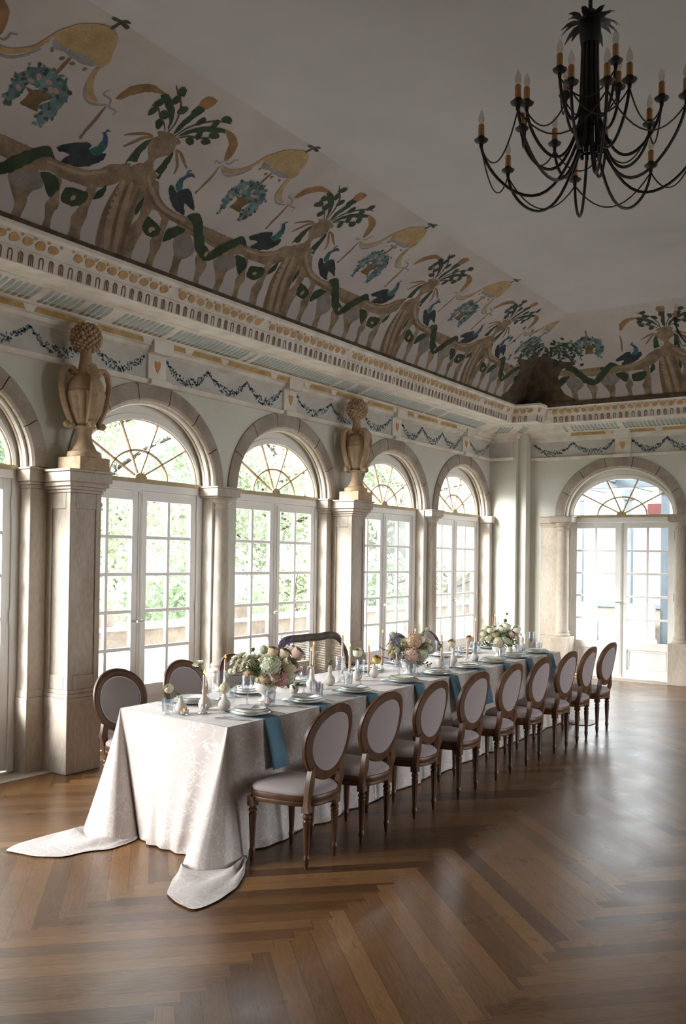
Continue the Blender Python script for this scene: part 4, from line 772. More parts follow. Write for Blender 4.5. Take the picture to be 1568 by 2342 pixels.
for i in range(1, 12):
    k = i/12; p = FLc.lerp(FR, k); put(p, p+V2(0.09, 0), None, 0.6)
for f, e in [((9.97, 3.62), (10.0, 3.5)), ((9.98, 3.54), (10.06, 3.30)), ((9.96, 3.48), (9.95, 3.24)), ((9.92, 3.46), (9.72, 3.25)), ((9.85, 3.46), (9.66, 3.35))]: put(FR, V2(*f), V2(*e), 0.1)
# refine the control loop
seq = []
for i in range(len(ctl)):
    A, Bc = ctl[i], ctl[(i+1) % len(ctl)]
    n = max(2, int(max((A[1]-Bc[1]).length, (A[2]-Bc[2]).length)/0.028))
    for k in range(n):
        s = k/n; seq.append(tuple(A[j].lerp(Bc[j], s) for j in range(3))+(A[3]+(Bc[3]-A[3])*s,))
n = len(seq)
for _ in range(1):                                       # round the creases a little
    seq = [(seq[i][0],)+tuple((seq[i-1][j]+seq[i][j]*2+seq[(i+1) % n][j])/4 for j in (1, 2))+(seq[i][3],) for i in range(n)]
cum = [0.0]
for i in range(1, n+1): cum.append(cum[-1]+(seq[i % n][1]-seq[i-1][1]).length)
NF, NE = 15, 7
verts = []; uvs = []
for i, (tp, ft, en, wg) in enumerate(seq):
    nb = (seq[(i+1) % n][1]-seq[i-1][1]); nrm = V2(nb.y, -nb.x).normalized() if nb.length > 1e-6 else V2(0, 0)
    s = cum[i]
    ple = wg*(0.022*math.sin(s*13+1.3*math.sin(s*3.1))+0.012*math.sin(s*29+0.7))
    L = 0
    ex = (en-ft).length
    for j in range(NF+1):
        k = j/NF
        g = k**1.15 if k > 0 else 0
        p = tp.lerp(ft, g)+nrm*ple*(k**0.7)*min(1, 3*k)
        z = ZT+0.006-(ZT-0.004)*k
        if j == 0: z = ZT+0.008
        verts.append((p.x, p.y, max(z, 0.008))); uvs.append((s, -k*0.78))
    foot = tp.lerp(ft, 1)+nrm*ple
    for j in range(1, NE+1):
        k = j/NE; p = foot.lerp(en, k)
        hump = (0.016*math.sin(k*PI*2.3+s*7)+0.014*math.sin(k*9-s*23)+0.024)*(1-k)*min(1, ex/0.12)
        verts.append((p.x, p.y, 0.008+max(0, hump)*(1 if k < 1 else 0))); uvs.append((s, -0.78-k*ex))
R_ = NF+NE+1
fs = [(i*R_+j, i*R_+j+1, ((i+1) % n)*R_+j+1, ((i+1) % n)*R_+j) for i in range(n) for j in range(R_-1)]
nu_, nv_ = 60, 10; base = len(verts)
for i in range(nu_+1):
    for j in range(nv_+1):
        p = tpos(i/nu_, j/nv_); verts.append((p.x, p.y, ZT+0.0085)); uvs.append((p.x+20, p.y))
fs += [(base+i*(nv_+1)+j, base+(i+1)*(nv_+1)+j, base+(i+1)*(nv_+1)+j+1, base+i*(nv_+1)+j+1) for i in range(nu_) for j in range(nv_)]
me = bpy.data.meshes.new('tablecloth'); me.from_pydata(verts, [], fs); me.materials.append(M['cloth'])
ul = me.uv_layers.new(name='UVMap')
for pl in me.polygons:
    pl.use_smooth = True
    for li in pl.loop_indices: ul.data[li].uv = uvs[me.loops[li].vertex_index]
    if len(pl.vertices) == 4:                            # seam of the loop
        us = [ul.data[li].uv.x for li in pl.loop_indices]
        if max(us)-min(us) > 2:
            for li in pl.loop_indices:
                if ul.data[li].uv.x < 2: ul.data[li].uv.x += cum[-1]
me.update(); me.set_sharp_from_angle(angle=math.radians(60))
o = bpy.data.objects.new('tablecloth', me); COL.objects.link(o)
tag(o, 'floor-length blush tablecloth with white vine pattern, its corners trailing on the parquet', 'tablecloth')
# ================================================================== CHAIRS
def outline(f, wf, wb, d, y0):                            # rounded seat outline, front edge bowed
    pts = []
    for k in range(40):
        a = 2*PI*k/40; c, s = math.cos(a), math.sin(a)
        e = 0.55; x = math.copysign(abs(c)**e, c); y = math.copysign(abs(s)**e, s)
        w_ = wb+(wf-wb)*(y+1)/2
        pts.append((x*w_*f, y0+(y*d+(0.018*(1-x*x) if y > 0 else -0.02*(1-x*x)))*f))
    return pts
def loft(b, rings, m=0, sm=True, capt=True, capb=True):
    n = len(rings[0]); vv = [p for r_ in rings for p in r_]
    ff = [(i*n+k, i*n+(k+1) % n, (i+1)*n+(k+1) % n, (i+1)*n+k) for i in range(len(rings)-1) for k in range(n)]
    if capb: ff.append(tuple(reversed(range(n))))
    if capt: ff.append(tuple((len(rings)-1)*n+k for k in range(n)))
    b.add(vv, ff, m, sm)
def turned_leg(b, x, y, top):
    b.box(x-0.023, x+0.023, y-0.023, y+0.023, top-0.055, top)
    wv = lambda a, z: 1-(0.10*abs(math.sin(a*5)) if 0.085 < z < top-0.115 else 0)
    b.lathe([(0.0105, 0), (0.0125, 0.02), (0.0155, 0.045), (0.018, 0.055), (0.018, 0.066), (0.0145, 0.074), (0.0150, 0.09), (0.0225, top-0.12), (0.0235, top-0.105), (0.018, top-0.095), (0.0245, top-0.085), (0.0245, top-0.075), (0.018, top-0.066), (0.021, top-0.055)], 20, (x, y, 0), wave=wv)
YB = lambda z: -0.200-(z-0.45)*0.185
def make_chair():
    r = empty('dining_chair')
    b = MB(); rg = []
    for f, z in ((0.985, 0.352), (1.0, 0.358), (1.0, 0.372), (0.985, 0.377), (1.0, 0.383), (1.01, 0.40), (1.0, 0.410), (0.96, 0.412)): rg.append([(x, y, z) for x, y in outline(f, 0.235, 0.185, 0.213, -0.005)])
    loft(b, rg); b.build('seat_rail', 'wood', r, ang=30)
    b = MB(); rg = []
    for f, z in ((0.965, 0.408), (0.985, 0.418), (0.975, 0.430), (0.90, 0.446), (0.70, 0.457), (0.40, 0.463), (0.1, 0.465)): rg.append([(x, y, z) for x, y in outline(f, 0.235, 0.185, 0.213, -0.005)])
    loft(b, rg, capb=False); b.build('seat_cushion', 'fabric', r, ang=80)
    for x, y in ((-0.195, 0.165), (0.195, 0.165), (-0.145, -0.18), (0.145, -0.18)):
        b = MB(); turned_leg(b, x, y, 0.372); b.build('leg', 'wood', r, ang=30)
    zc, a, h = 0.705, 0.210, 0.200
    def pt(th, ra, dep):                                  # a point on the medallion frame
        x = (a+ra)*math.cos(th)*(1+0.07*math.sin(th)); z = zc+(h+ra)*math.sin(th)*0.985
        return (x, YB(z)+dep+0.028*(x/a)**2, z)
    b = MB()
    cs = [(-0.031, 0.010), (-0.026, 0.016), (-0.008, 0.013), (0.004, 0.019), (0.018, 0.016), (0.026, 0.008), (0.026, -0.010), (0.021, -0.015), (-0.026, -0.015), (-0.031, -0.010)]
    nt = 56
    b.add([pt(2*PI*i/nt, *c) for i in range(nt) for c in cs], [(i*10+j, i*10+(j+1) % 10, ((i+1) % nt)*10+(j+1) % 10, ((i+1) % nt)*10+j) for i in range(nt) for j in range(10)], 0, True)
    for s in (-1, 1):                                     # the two stiles that carry it
        P = [(s*0.150, -0.185, 0.345), (s*0.152, -0.192, 0.42), (s*0.158, -0.205, 0.47), (s*0.150, -0.205, 0.515), (s*0.140, -0.208, 0.56), (s*0.135, -0.213, 0.585)]
        vv = []
        for i, (x, y, z) in enumerate(P):
            w_ = (0.022, 0.022, 0.027, 0.023, 0.024, 0.012)[i]
            for dx, dy in ((-w_, -0.015), (w_, -0.015), (w_, 0.015), (-w_, 0.015)): vv.append((x+dx, y+dy, z))
        b.add(vv, [(i*4+k, i*4+(k+1) % 4, i*4+4+(k+1) % 4, i*4+4+k) for i in range(5) for k in range(4)]+[(3, 2, 1, 0), (20, 21, 22, 23)])
    b.build('back_frame', 'wood', r, ang=35)
    b = MB()
    for d, bl in ((0.008, 0.022), (-0.012, -0.005)):
        rr = (1.0, 0.85, 0.6, 0.3); vv = []
        for q in rr:
            for i in range(40):
                th = 2*PI*i/40; x = (a-0.026)*q*math.cos(th)*(1+0.07*math.sin(th)*q); z = zc+(h-0.026)*q*math.sin(th)*0.985
                vv.append((x, YB(z)+d+bl*(1-q*q)+0.028*(x/a)**2, z))
        vv.append((0, YB(zc)+d+bl, zc))
        ff = [(i*40+k, i*40+(k+1) % 40, (i+1)*40+(k+1) % 40, (i+1)*40+k) for i in range(3) for k in range(40)]+[(120+k, 120+(k+1) % 40, 160) for k in range(40)]
        b.add(vv, ff, 0, True)
    b.build('back_panel', 'fabric', r, ang=80)
    b = MB(); b.tube([pt(2*PI*i/48, -0.033, 0.013) for i in range(48)], 0.0035, 6, closed=True); b.build('piping', 'piping', r)
    return r
chair = make_chair()
near_x = [4.405, 5.00, 5.65, 6.33, 6.99, 7.62, 8.29, 8.86, 9.49]
nrot = [0.02, -0.02, 0.03, -0.01, 0.02, 0.0, -0.02, 0.03, -0.03]
for i, x in enumerate(near_x):
    c = chair if i == 0 else copy_tree(chair)
    place(c, x, 3.222, 0, nrot[i])
    lb = ['oval-back wooden chair nearest the camera, beside the cloth corner trailing on the floor', 'oval-back wooden chair second from the near end of the table, parquet side'][i] if i < 2 else 'oval-back wooden chair, %s from the near end along the open parquet side' % ORD[i]
    if i == 8: lb = 'oval-back wooden chair at the far end of the parquet side, against the white door'
    tag(c, lb, 'chair', 'oval-back chairs on the parquet side')
far = [(4.70, 4.81, PI-0.08, 'oval-back chair by the near stone pier, its grey back facing the camera'), (5.44, 4.86, PI-0.04, 'oval-back chair second from the near end on the window side, behind a goblet'), (6.08, 4.86, PI+0.05, 'oval-back chair on the window side half hidden by the nearest bouquet'),
       (8.98, 4.93, PI, 'oval-back chair on the window side behind the middle bouquet'), (9.74, 4.95, PI+0.05, 'oval-back chair on the window side nearest the room corner, behind two tapers')]
for x, y, rz, lb in far:
    c = copy_tree(chair); place(c, x, y, 0, rz); tag(c, lb, 'chair', 'oval-back chairs on the window side')
# cane settee
def settee():
    r = tag(empty('cane_settee', (7.50, 5.0, 0), PI), 'dark wooden settee with a woven cane back at the middle of the window side', 'settee')
    yb = lambda z: -0.24-(z-0.42)*0.16
    top = lambda x: 0.955+0.022*math.exp(-((x-0.02)/0.14)**2)-0.012*math.cos(x*PI/0.3)-0.13*max(0, (abs(x)-0.40)/0.17)**2.2
    P = [(-0.57, 0.40), (-0.585, 0.55), (-0.595, 0.70), (-0.588, 0.78)]
    L = [(x, z) for x, z in P]+[(-0.57+1.14*k/24, top(-0.57+1.14*k/24)) for k in range(25)]+[(-x, z) for x, z in reversed(P)]
    b = MB(); b.tube([(x, yb(z), z) for x, z in L], [0.026+0.012*(1 if z > 0.93 else 0) for x, z in L], 10, flat=0.75)
    b.tube([(-0.57, yb(0.50), 0.50), (0.57, yb(0.50), 0.50)], 0.022, 8)
    b.build('back_frame', 'darkwood', r)
    b = MB(); st = 0.0165
    x = -0.55
    while x < 0.551:
        zt = top(x)-0.02; b.add([(x-0.0042, yb(0.5)+0.002, 0.5), (x+0.0042, yb(0.5)+0.002, 0.5), (x+0.0042, yb(zt)+0.002, zt), (x-0.0042, yb(zt)+0.002, zt)], [(0, 1, 2, 3)]); x += st
    z = 0.51
    while z < 1.0:
        xs = [k*0.01 for k in range(-56, 57) if top(k*0.01)-0.02 > z]
        if xs: b.add([(xs[0], yb(z), z-0.0042), (xs[-1], yb(z), z-0.0042), (xs[-1], yb(z), z+0.0042), (xs[0], yb(z), z+0.0042)], [(0, 1, 2, 3)])
        z += st
    b.build('cane_panel', 'cane', r)
    b = MB(); b.box(-0.58, 0.58, -0.24, 0.26, 0.34, 0.40); b.build('seat_rail', 'darkwood', r, bevel=0.01)
    b = MB(); b.box(-0.56, 0.56, -0.22, 0.25, 0.40, 0.465); b.build('seat_cushion', 'fabric', r, bevel=0.03)
    for x in (-0.55, 0.55):
        for y in (-0.21, 0.22):
            b = MB(); b.lathe([(0.014, 0), (0.018, 0.06), (0.028, 0.34)], 12, (x, y, 0)); b.build('leg', 'darkwood', r)
        b = MB(); b.tube([(x*1.04, -0.28, 0.66), (x*1.07, -0.1, 0.665), (x*1.07, 0.1, 0.655), (x*1.04, 0.17, 0.60), (x*1.0, 0.16, 0.5), (x, 0.16, 0.39)], 0.02, 8); b.build('arm', 'darkwood', r)
settee()
# ================================================================== TABLEWARE
ZC = 0.7600                                              # top of the cloth
edge = lambda x: 3.527+0.0169*(x-4.145)
def plate_proto(name, R):
    b = MB(); wv = lambda a, z: 1+0.022*abs(math.cos(a*8))
    prof = [(R*0.55, 0.0), (R*0.62, 0.002), (R*0.98, 0.013), (R, 0.0155), (R*0.985, 0.0165), (R*0.90, 0.0135), (R*0.64, 0.005), (R*0.3, 0.0045), (0.0005, 0.0045)]
    b.lathe(prof, 64, wave=lambda a, z: 1+0.022*abs(math.cos(a*8))*(1 if z > 0.008 else 0), caps=False)
    b.add([], []); n = 64
    for k in range(len(b.f)): b.m[k] = 1 if 2*n <= k < 4*n+n else 0
    b.add([(R*0.55*math.cos(2*PI*k/24), R*0.55*math.sin(2*PI*k/24), 0) for k in range(24)], [tuple(reversed(range(24)))])
    return b.build(name, ['china', 'rim'], ang=60)
def cutlery(kind):
    if kind == 'fork':
        h = [(-0.008, -0.095), (-0.0085, -0.085), (-0.004, -0.02), (-0.003, 0.03), (-0.010, 0.055), (-0.011, 0.06)]
        pts = h+[(-0.011, 0.098), (-0.0075, 0.098), (-0.0075, 0.063), (-0.0042, 0.063), (-0.0042, 0.100), (-0.0012, 0.100), (-0.0012, 0.063), (0.0012, 0.063), (0.0012, 0.100), (0.0042, 0.100), (0.0042, 0.063), (0.0075, 0.063), (0.0075, 0.098), (0.011, 0.098)]+[(-x, y) for x, y in reversed(h)]
    elif kind == 'knife':
        pts = [(-0.008, -0.115), (-0.009, -0.10), (-0.006, -0.01), (-0.007, 0.0), (-0.009, 0.02), (-0.010, 0.07), (-0.006, 0.105), (0.0, 0.115), (0.006, 0.10), (0.007, 0.0), (0.006, -0.01), (0.009, -0.10), (0.008, -0.115)]
    else:
        pts = [(-0.007, -0.095), (-0.0075, -0.085), (-0.003, 0.0), (-0.003, 0.04)]+[(-0.017*math.sin(PI*(k+0.6)/8.2), 0.045+0.052*(1-math.cos(PI*(k+0.6)/8.2))/2) for k in range(8)]
        pts = pts+[(-x, y) for x, y in reversed(pts)]
    b = MB(); arc = lambda y: 0.0025+0.005*(1+math.cos(min(PI, abs(y-0.035)*38)))*0.5
    b.prism(pts, lambda x, y, h: (x, y, arc(y)+h), 0, 0.0022)
    return b.build(kind, 'silver')
def napkin_proto(sd):
    b = MB(); P = [(0.30, 0.0012), (0.06, 0.0012), (0.015, 0.0015), (-0.006, -0.004), (-0.014, -0.02), (-0.038, -0.10), (-0.066, -0.20), (-0.085, -0.30)]
    vv = []
    for y, z in P:
        for k in range(7):
            x = -0.075+0.15*k/6; vv.append((x*(1+0.08*max(0, -z)), y*sd-sd*0.003*math.sin(k*1.3)*max(0, -z)*4, z))
    n = len(P); b.add(vv, [(i*7+k, i*7+k+1, i*7+8+k, i*7+7+k) for i in range(n-1) for k in range(6)], 0, True)
    o = b.build('napkin', 'napkin'); m = o.modifiers.new('thick', 'SOLIDIFY'); m.thickness = 0.004; m.offset = 1 if sd > 0 else -1
    return o
protos = {}
def inst(name, maker, x, y, z, rz, label, cat, group):
    if name not in protos: o = protos[name] = maker()
    else: o = copy_tree(protos[name])
    place(o, x, y, z, rz); return tag(o, label, cat, group)
nearP = [(4.551, 3.685), (5.163, 3.70), (5.773, 3.70), (6.50, 3.71), (7.13, 3.715), (7.72, 3.725), (8.30, 3.73), (8.88, 3.745), (9.48, 3.755)]
farP = [(4.66, 4.285), (5.25, 4.285), (5.86, 4.30), (6.93, 4.32), (7.60, 4.32), (8.48, 4.345), (9.02, 4.35), (9.62, 4.365)]
def setting(i, x, y, side):
    nr = side == 'parquet'; g = 'settings on the %s side' % side; sd = 1 if nr else -1
    wh = '%s place setting from near end, %s side' % (ORD[i], side)
    if nr: inst('napN', lambda: napkin_proto(1), x+0.01, edge(x), ZC, 0.0, 'dusty blue napkin hanging over the table edge, '+wh, 'napkin', g)
    else: inst('napF', lambda: napkin_proto(-1), x, edge(x)+1.0, ZC, 0.0, 'dusty blue napkin running under the plates, '+wh, 'napkin', g)
    for k, (R, nm) in enumerate(((0.135, 'largest scalloped plate, bottom of the stack, '), (0.118, 'middle scalloped plate of the stack, '), (0.100, 'smallest scalloped plate, top of the stack, '))):
        inst('plate%d' % k, lambda: plate_proto('plate', R), x+rng.uniform(-.004, .004), y+rng.uniform(-.004, .004), ZC+0.006+k*0.0135, rng.uniform(0, 1), nm+wh, 'plate', g)
    rz = (0.0 if nr else PI)
    inst('fork', lambda: cutlery('fork'), x-sd*0.175, y-sd*0.03, ZC, rz+0.12, 'silver fork beside the plates, '+wh, 'fork', g)
    if nr: inst('fork', None, x-sd*0.205, y+0.0, ZC, rz+0.25, 'outer silver fork, farther from the plates, '+wh, 'fork', g)
    inst('knife', lambda: cutlery('knife'), x+sd*0.175, y-sd*0.02, ZC, rz-0.05, 'silver knife beside the plates, '+wh, 'knife', g)
    if nr: inst('spoon', lambda: cutlery('spoon'), x+0.06, y+0.185, ZC, PI/2+0.1, 'silver dessert spoon above the plates, '+wh, 'spoon', g)
for i, (x, y) in enumerate(nearP): setting(i, x, y, 'parquet')
for i, (x, y) in enumerate(farP): setting(i, x, y, 'window')
def card():
    b = MB(); b.box(-0.075, 0.075, -0.05, 0.05, 0, 0.0015); return b.build('menu_card', 'card')
for i in (0, 1, 2):
    x, y = nearP[i]; inst('card', card, x-0.01, y+0.04, ZC+0.0505, 0.5, 'small grey menu card lying on the plates, %s setting from near end' % ORD[i], 'card', 'menu cards')
def goblet():
    b = MB(); wv = lambda a, z: 1-(0.055*abs(math.sin(a*6)) if 0.095 < z < 0.165 else 0)
    b.lathe([(0.0005, 0.004), (0.036, 0.001), (0.037, 0.003), (0.02, 0.008), (0.007, 0.016), (0.0055, 0.05), (0.008, 0.075), (0.013, 0.084), (0.030, 0.095), (0.036, 0.11), (0.040, 0.155), (0.043, 0.198)], 36, wave=wv, caps=False)
    b.lathe([(0.041, 0.198), (0.038, 0.155), (0.033, 0.115), (0.02, 0.10), (0.0005, 0.098)], 24, caps=False)
    return b.build('goblet', 'crystal')
def tumbler():
    b = MB(); wv = lambda a, z: 1-(0.045*abs(math.sin(a*8)) if 0.006 < z < 0.065 else 0)
    b.lathe([(0.0005, 0.001), (0.031, 0.001), (0.033, 0.008), (0.037, 0.062), (0.039, 0.095)], 48, wave=wv, caps=False)
    b.lathe([(0.037, 0.095), (0.034, 0.06), (0.029, 0.014), (0.0005, 0.012)], 24, caps=False)
    return b.build('tumbler', 'crystal')
GOB = [(4.654, 4.13, 'beside the ranunculus vase at the near end'), (4.90, 4.245, 'behind the second taper from the near end'), (4.807, 3.929, 'left of the near bouquet bowl'), (5.484, 3.95, 'just right of the near bouquet'), (6.20, 4.12, 'in front of the cane settee'),
       (6.12, 3.87, 'behind the third stack of plates on the parquet side'), (6.86, 3.95, 'left of the middle bouquet bowl'), (7.50, 4.15, 'right of the middle bouquet'), (8.06, 4.20, 'between the middle and far bouquets, window side'), (8.72, 4.15, 'left of the far bouquet bowl'), (9.35, 4.02, 'right of the far bouquet bowl'), (9.73, 3.92, 'last at the far end of the table'), (8.20, 3.87, 'parquet side before the seventh stack of plates'), (7.02, 3.86, 'parquet side just before the middle bouquet bowl')]
for x, y, lb in GOB: inst('goblet', goblet, x, y, ZC, rng.uniform(0, 3), 'fluted crystal goblet '+lb, 'glass', 'crystal goblets')
TUM = [(4.27, 4.13, 'at the near end, left of the ranunculus vase'), (5.03, 4.25, 'behind the carnation vase on the window side'), (4.93, 3.83, 'between the first and second stacks, parquet side'), (5.433, 3.79, 'just behind the second stack of plates, parquet side'), (5.50, 3.86, 'behind the second stack and next to another tumbler'), (6.04, 3.93, 'behind the third stack of plates'), (5.65, 4.24, 'window side behind the near bouquet'),
       (6.915, 3.86, 'below the peach flowers of the middle bouquet'), (7.642, 3.90, 'right of the egg-shaped vase'), (8.742, 3.84, 'in front of the far bouquet bowl'), (9.30, 3.88, 'behind the eighth stack of plates'), (9.70, 3.82, 'lone one at the far right end of the table'), (7.40, 4.28, 'window side right of the middle bouquet'), (8.62, 4.24, 'window side left of the far bouquet')]
for x, y, lb in TUM: inst('tumbler', tumbler, x, y, ZC, rng.uniform(0, 3), 'ribbed glass tumbler '+lb, 'glass', 'ribbed tumblers')
# ------------------------------------------------------------------ candles
def holder():
    b = MB(); b.lathe([(0.0005, 0.002), (0.038, 0.001), (0.039, 0.006), (0.022, 0.012), (0.010, 0.022), (0.013, 0.032), (0.010, 0.04), (0.018, 0.05), (0.019, 0.062), (0.0125, 0.066)], 24, caps=False)
    return b.build('candlestick', 'crystal')
def flame_mesh(b, z0, hgt=0.030, r=0.0062): b.lathe([(0.0008, 0), (r*0.8, hgt*0.18), (r, hgt*0.34), (r*0.72, hgt*0.58), (r*0.3, hgt*0.82), (0.0004, hgt)], 10, (0, 0, z0))
def candle(x, y, top, label, lit=True):
    r = tag(empty('taper_candle', (x, y, ZC+0.045)), label, 'candle', 'blush taper candles'); h = top-0.045
    b = MB(); b.lathe([(0.0105, 0), (0.0108, 0.01), (0.0078, h-0.006), (0.0055, h), (0.0005, h-0.001)], 14); b.build('candle', 'wax', r)
    b = MB(); b.tube([(0, 0, h-0.002), (0.0005, 0, h+0.010)], 0.0011, 5); b.build('wick', 'iron', r)
    if lit: b = MB(); flame_mesh(b, h+0.004); b.build('flame', 'flame', r)
CAN = [(4.403, 3.947, 0.245, 'nearest the camera at the end of the table'), (5.004, 4.29, 0.27, 'left of the near bouquet'), (5.86, 4.16, 0.265, 'right of the near bouquet, left of a touching pair'), (5.98, 4.22, 0.30, 'right of the near bouquet, taller of a touching pair'), (6.362, 4.20, 0.36, 'tallest one before the cane settee'), (6.46, 4.19, 0.255, 'short one before the right end of the cane settee'),
       (6.66, 4.13, 0.26, 'between the yellow flower and the white ranunculus'), (7.10, 4.26, 0.33, 'tall one left of the middle bouquet'), (7.75, 4.29, 0.30, 'behind the right side of the middle bouquet'), (7.62, 3.938, 0.30, 'right of the middle bouquet, before a chair back'), (8.395, 4.052, 0.21, 'by the peach flower before the far bouquet'), (8.62, 4.076, 0.37, 'tall one left of the far bouquet'), (9.42, 4.22, 0.37, 'tall one right of the far bouquet'), (9.60, 4.20, 0.28, 'at the far end beside the last white flowers')]
for i, (x, y, h, lb) in enumerate(CAN):
    inst('holder', holder, x, y, ZC, 0, 'glass candlestick of the taper '+lb, 'candlestick', 'glass candlesticks')
    candle(x, y, h, 'blush taper candle '+lb, True)
def tealight(x, y, label):
    r = tag(empty('tealight', (x, y, ZC)), label, 'tealight', 'tealights')
    b = MB(); b.lathe([(0.0005, 0.001), (0.026, 0.001), (0.029, 0.006), (0.031, 0.034), (0.0295, 0.034), (0.027, 0.008), (0.0005, 0.006)], 24, caps=False); b.build('glass_cup', 'crystal', r)
    b = MB(); b.lathe([(0.020, 0.007), (0.020, 0.020), (0.0005, 0.020)], 16); b.build('wax', 'china', r)
    b = MB(); flame_mesh(b, 0.022, 0.016, 0.004); b.build('flame', 'flame', r)
tealight(4.297, 4.015, 'lit glass tealight at the near end of the table'); tealight(4.875, 3.82, 'lit glass tealight before the near bouquet bowl'); tealight(7.50, 4.02, 'lit glass tealight right of the middle bouquet')
# ================================================================== FLOWERS
def petal(b, c, ax, up, L, wd, bend, m=0, cup=0.25):
    ax = ax.normalized(); side = ax.cross(up).normalized(); nrm = side.cross(ax).normalized(); vv = []
    for t, q in ((0.0, 0.25), (0.4, 0.9), (0.8, 0.95), (1.0, 0.35)):
        p = c+ax*(L*t)+nrm*(bend*L*t*t)
        vv += [p-side*wd*q+nrm*cup*wd*q, p, p+side*wd*q+nrm*cup*wd*q]
    b.add(vv, [(i*3+k, i*3+k+1, i*3+4+k, i*3+3+k) for i in range(3) for k in (0, 1)], m, True)
def frame_of(d):
    d = d.normalized(); a = d.orthogonal().normalized(); return d, a, d.cross(a)
def mum(b, c, d, r, m=0):
    d, a, e = frame_of(d)
    for lay, (el, n, L) in enumerate(((0.05, 14, 1.0), (0.35, 13, 0.92), (0.7, 11, 0.78), (1.05, 8, 0.6), (1.35, 5, 0.45))):
        for k in range(n):
            q = 2*PI*(k+0.5*(lay % 2))/n+rng.uniform(-.1, .1); h = a*math.cos(q)+e*math.sin(q)
            petal(b, c, h*math.cos(el)+d*math.sin(el), d, r*L*rng.uniform(.88, 1.08), r*0.17, 0.12, m)
def rose(b, c, d, r, m=0):
    d, a, e = frame_of(d)
    for lay in range(5):
        R = r*(0.50+0.125*lay); n = 3+lay; top = 0.05+0.20*lay
        if lay == 0: b.ball(c+d*r*0.05, r*0.40, 10, 7, m)
        for k in range(n):
            q0 = 2*PI*k/n+lay*0.7; hw = PI/n*1.25; vv = []
            for i in range(4):
                th = 2.6+(top-2.6)*i/3; rr = R*(1+(0.16 if i == 3 else 0)); w_ = (0.35, 0.9, 1.0, 0.72)[i]
                for j in (-1, -0.4, 0.4, 1):
                    q = q0+hw*j*w_; h = a*math.cos(q)+e*math.sin(q)
                    vv.append(c+h*(rr*math.sin(th)*(1-0.06*abs(j)))+d*(rr*math.cos(th)*0.85))
            b.add(vv, [(i*4+j, i*4+j+1, i*4+5+j, i*4+4+j) for i in range(3) for j in range(3)], m, True)
def cluster(b, c, d, r, m=0):
    n = 170 if r > 0.03 else 70
    for k in range(n):
        z = 1-2*(k+.5)/n; q = k*2.39996; s = math.sqrt(1-z*z)
        nv = Vector((s*math.cos(q), s*math.sin(q), z)); p = c+nv*r*rng.uniform(.86, 1.05); dd, a, e = frame_of(nv+Vector((rng.uniform(-.3, .3), rng.uniform(-.3, .3), rng.uniform(-.3, .3))))
        fr = r*(0.135 if n > 100 else 0.19); o = rng.uniform(0, 1.5)
        for i in range(4):
            t = o+PI/2*i; h = a*math.cos(t)+e*math.sin(t)
            b.add([p, p+(h*0.6-h.cross(dd)*0.5)*fr+dd*fr*.2, p+h*fr*1.2+dd*fr*.1, p+(h*0.6+h.cross(dd)*0.5)*fr+dd*fr*.2], [(0, 1, 2, 3)], m)
    b.ball(c, r*0.86, 12, 9, m)
def spike(b, c, d, r, m=0):
    d, a, e = frame_of(d)
    for k in range(34):
        t = k/34; q = k*2.4; h = a*math.cos(q)+e*math.sin(q)
        petal(b, c+d*(t*r*3.2)+h*r*0.08, h+d*0.6, d, r*0.5*(1-0.6*t), r*0.16, 0.2, m)
KIND = {'mum': mum, 'rose': rose, 'cluster': cluster, 'spike': spike}
def leafy(b, c, d, L, m=0):
    d, a, e = frame_of(d); b.tube([c, c+d*L*0.5+Vector((0, 0, -0.02*L)), c+d*L], 0.0012, 4, m)
    for k in range(5):
        t = 0.3+0.16*k; s = 1 if k % 2 else -1
        petal(b, c+d*L*t, d*0.7+a*s*0.8+e*rng.uniform(-.4, .4), e+Vector((0, 0, .01)), L*0.26, L*0.075, -0.15, m)
RI = Vector((0.5518, -0.834, 0)); FW = Vector((0.834, 0.5518, 0)); UPV = Vector((0, 0, 1))
def bouquet(x, y, label, heads, nleaf, bowl_r=0.078, bowl_h=0.125):
    r = tag(empty('flower_arrangement', (x, y, ZC)), label, 'flowers')
    b = MB(); b.lathe([(0.0005, 0.001), (0.052, 0.001), (0.054, 0.006), (0.03, 0.016), (0.024, 0.03), (0.03, 0.042), (0.06, 0.06), (bowl_r, 0.09), (bowl_r*1.02, bowl_h), (bowl_r*0.96, bowl_h), (bowl_r*0.9, 0.09), (0.0005, 0.07)], 32, caps=False); b.build('bowl', 'china', r)
    core = Vector((0, 0, bowl_h+0.02)); st = MB()
    for (dx, z, f, kd, cl, rad) in heads:
        c = RI*dx+FW*f+UPV*z; d = (c-core); d = d+UPV*0.05-FW*0.05
        h = MB(); KIND[kd](h, c, d, rad); h.build('blossom', 'f_'+cl, r, ang=80)['label'] = {'green': 'pale green', 'bud': 'green bud'}.get(cl, cl)+{'mum': ' shaggy daisy-like flower', 'rose': ' rose', 'cluster': ' hydrangea head', 'spike': ' flower spike'}[kd]
        st.tube([core, core.lerp(c, 0.6)+UPV*0.015, c-d.normalized()*rad*0.3], 0.0022, 5)
    st.build('stems', 'stem', r)
    lf = MB()
    for k in range(nleaf):
        q = rng.uniform(0, 2*PI); el = rng.uniform(-0.25, 1.2); d = Vector((math.cos(q)*math.cos(el), math.sin(q)*math.cos(el), math.sin(el)))
        leafy(lf, core+d*rng.uniform(0.02, 0.09), d, rng.uniform(0.08, 0.15))
    o = lf.build('foliage', 'leaf', r); o['kind'] = 'stuff'
    return r
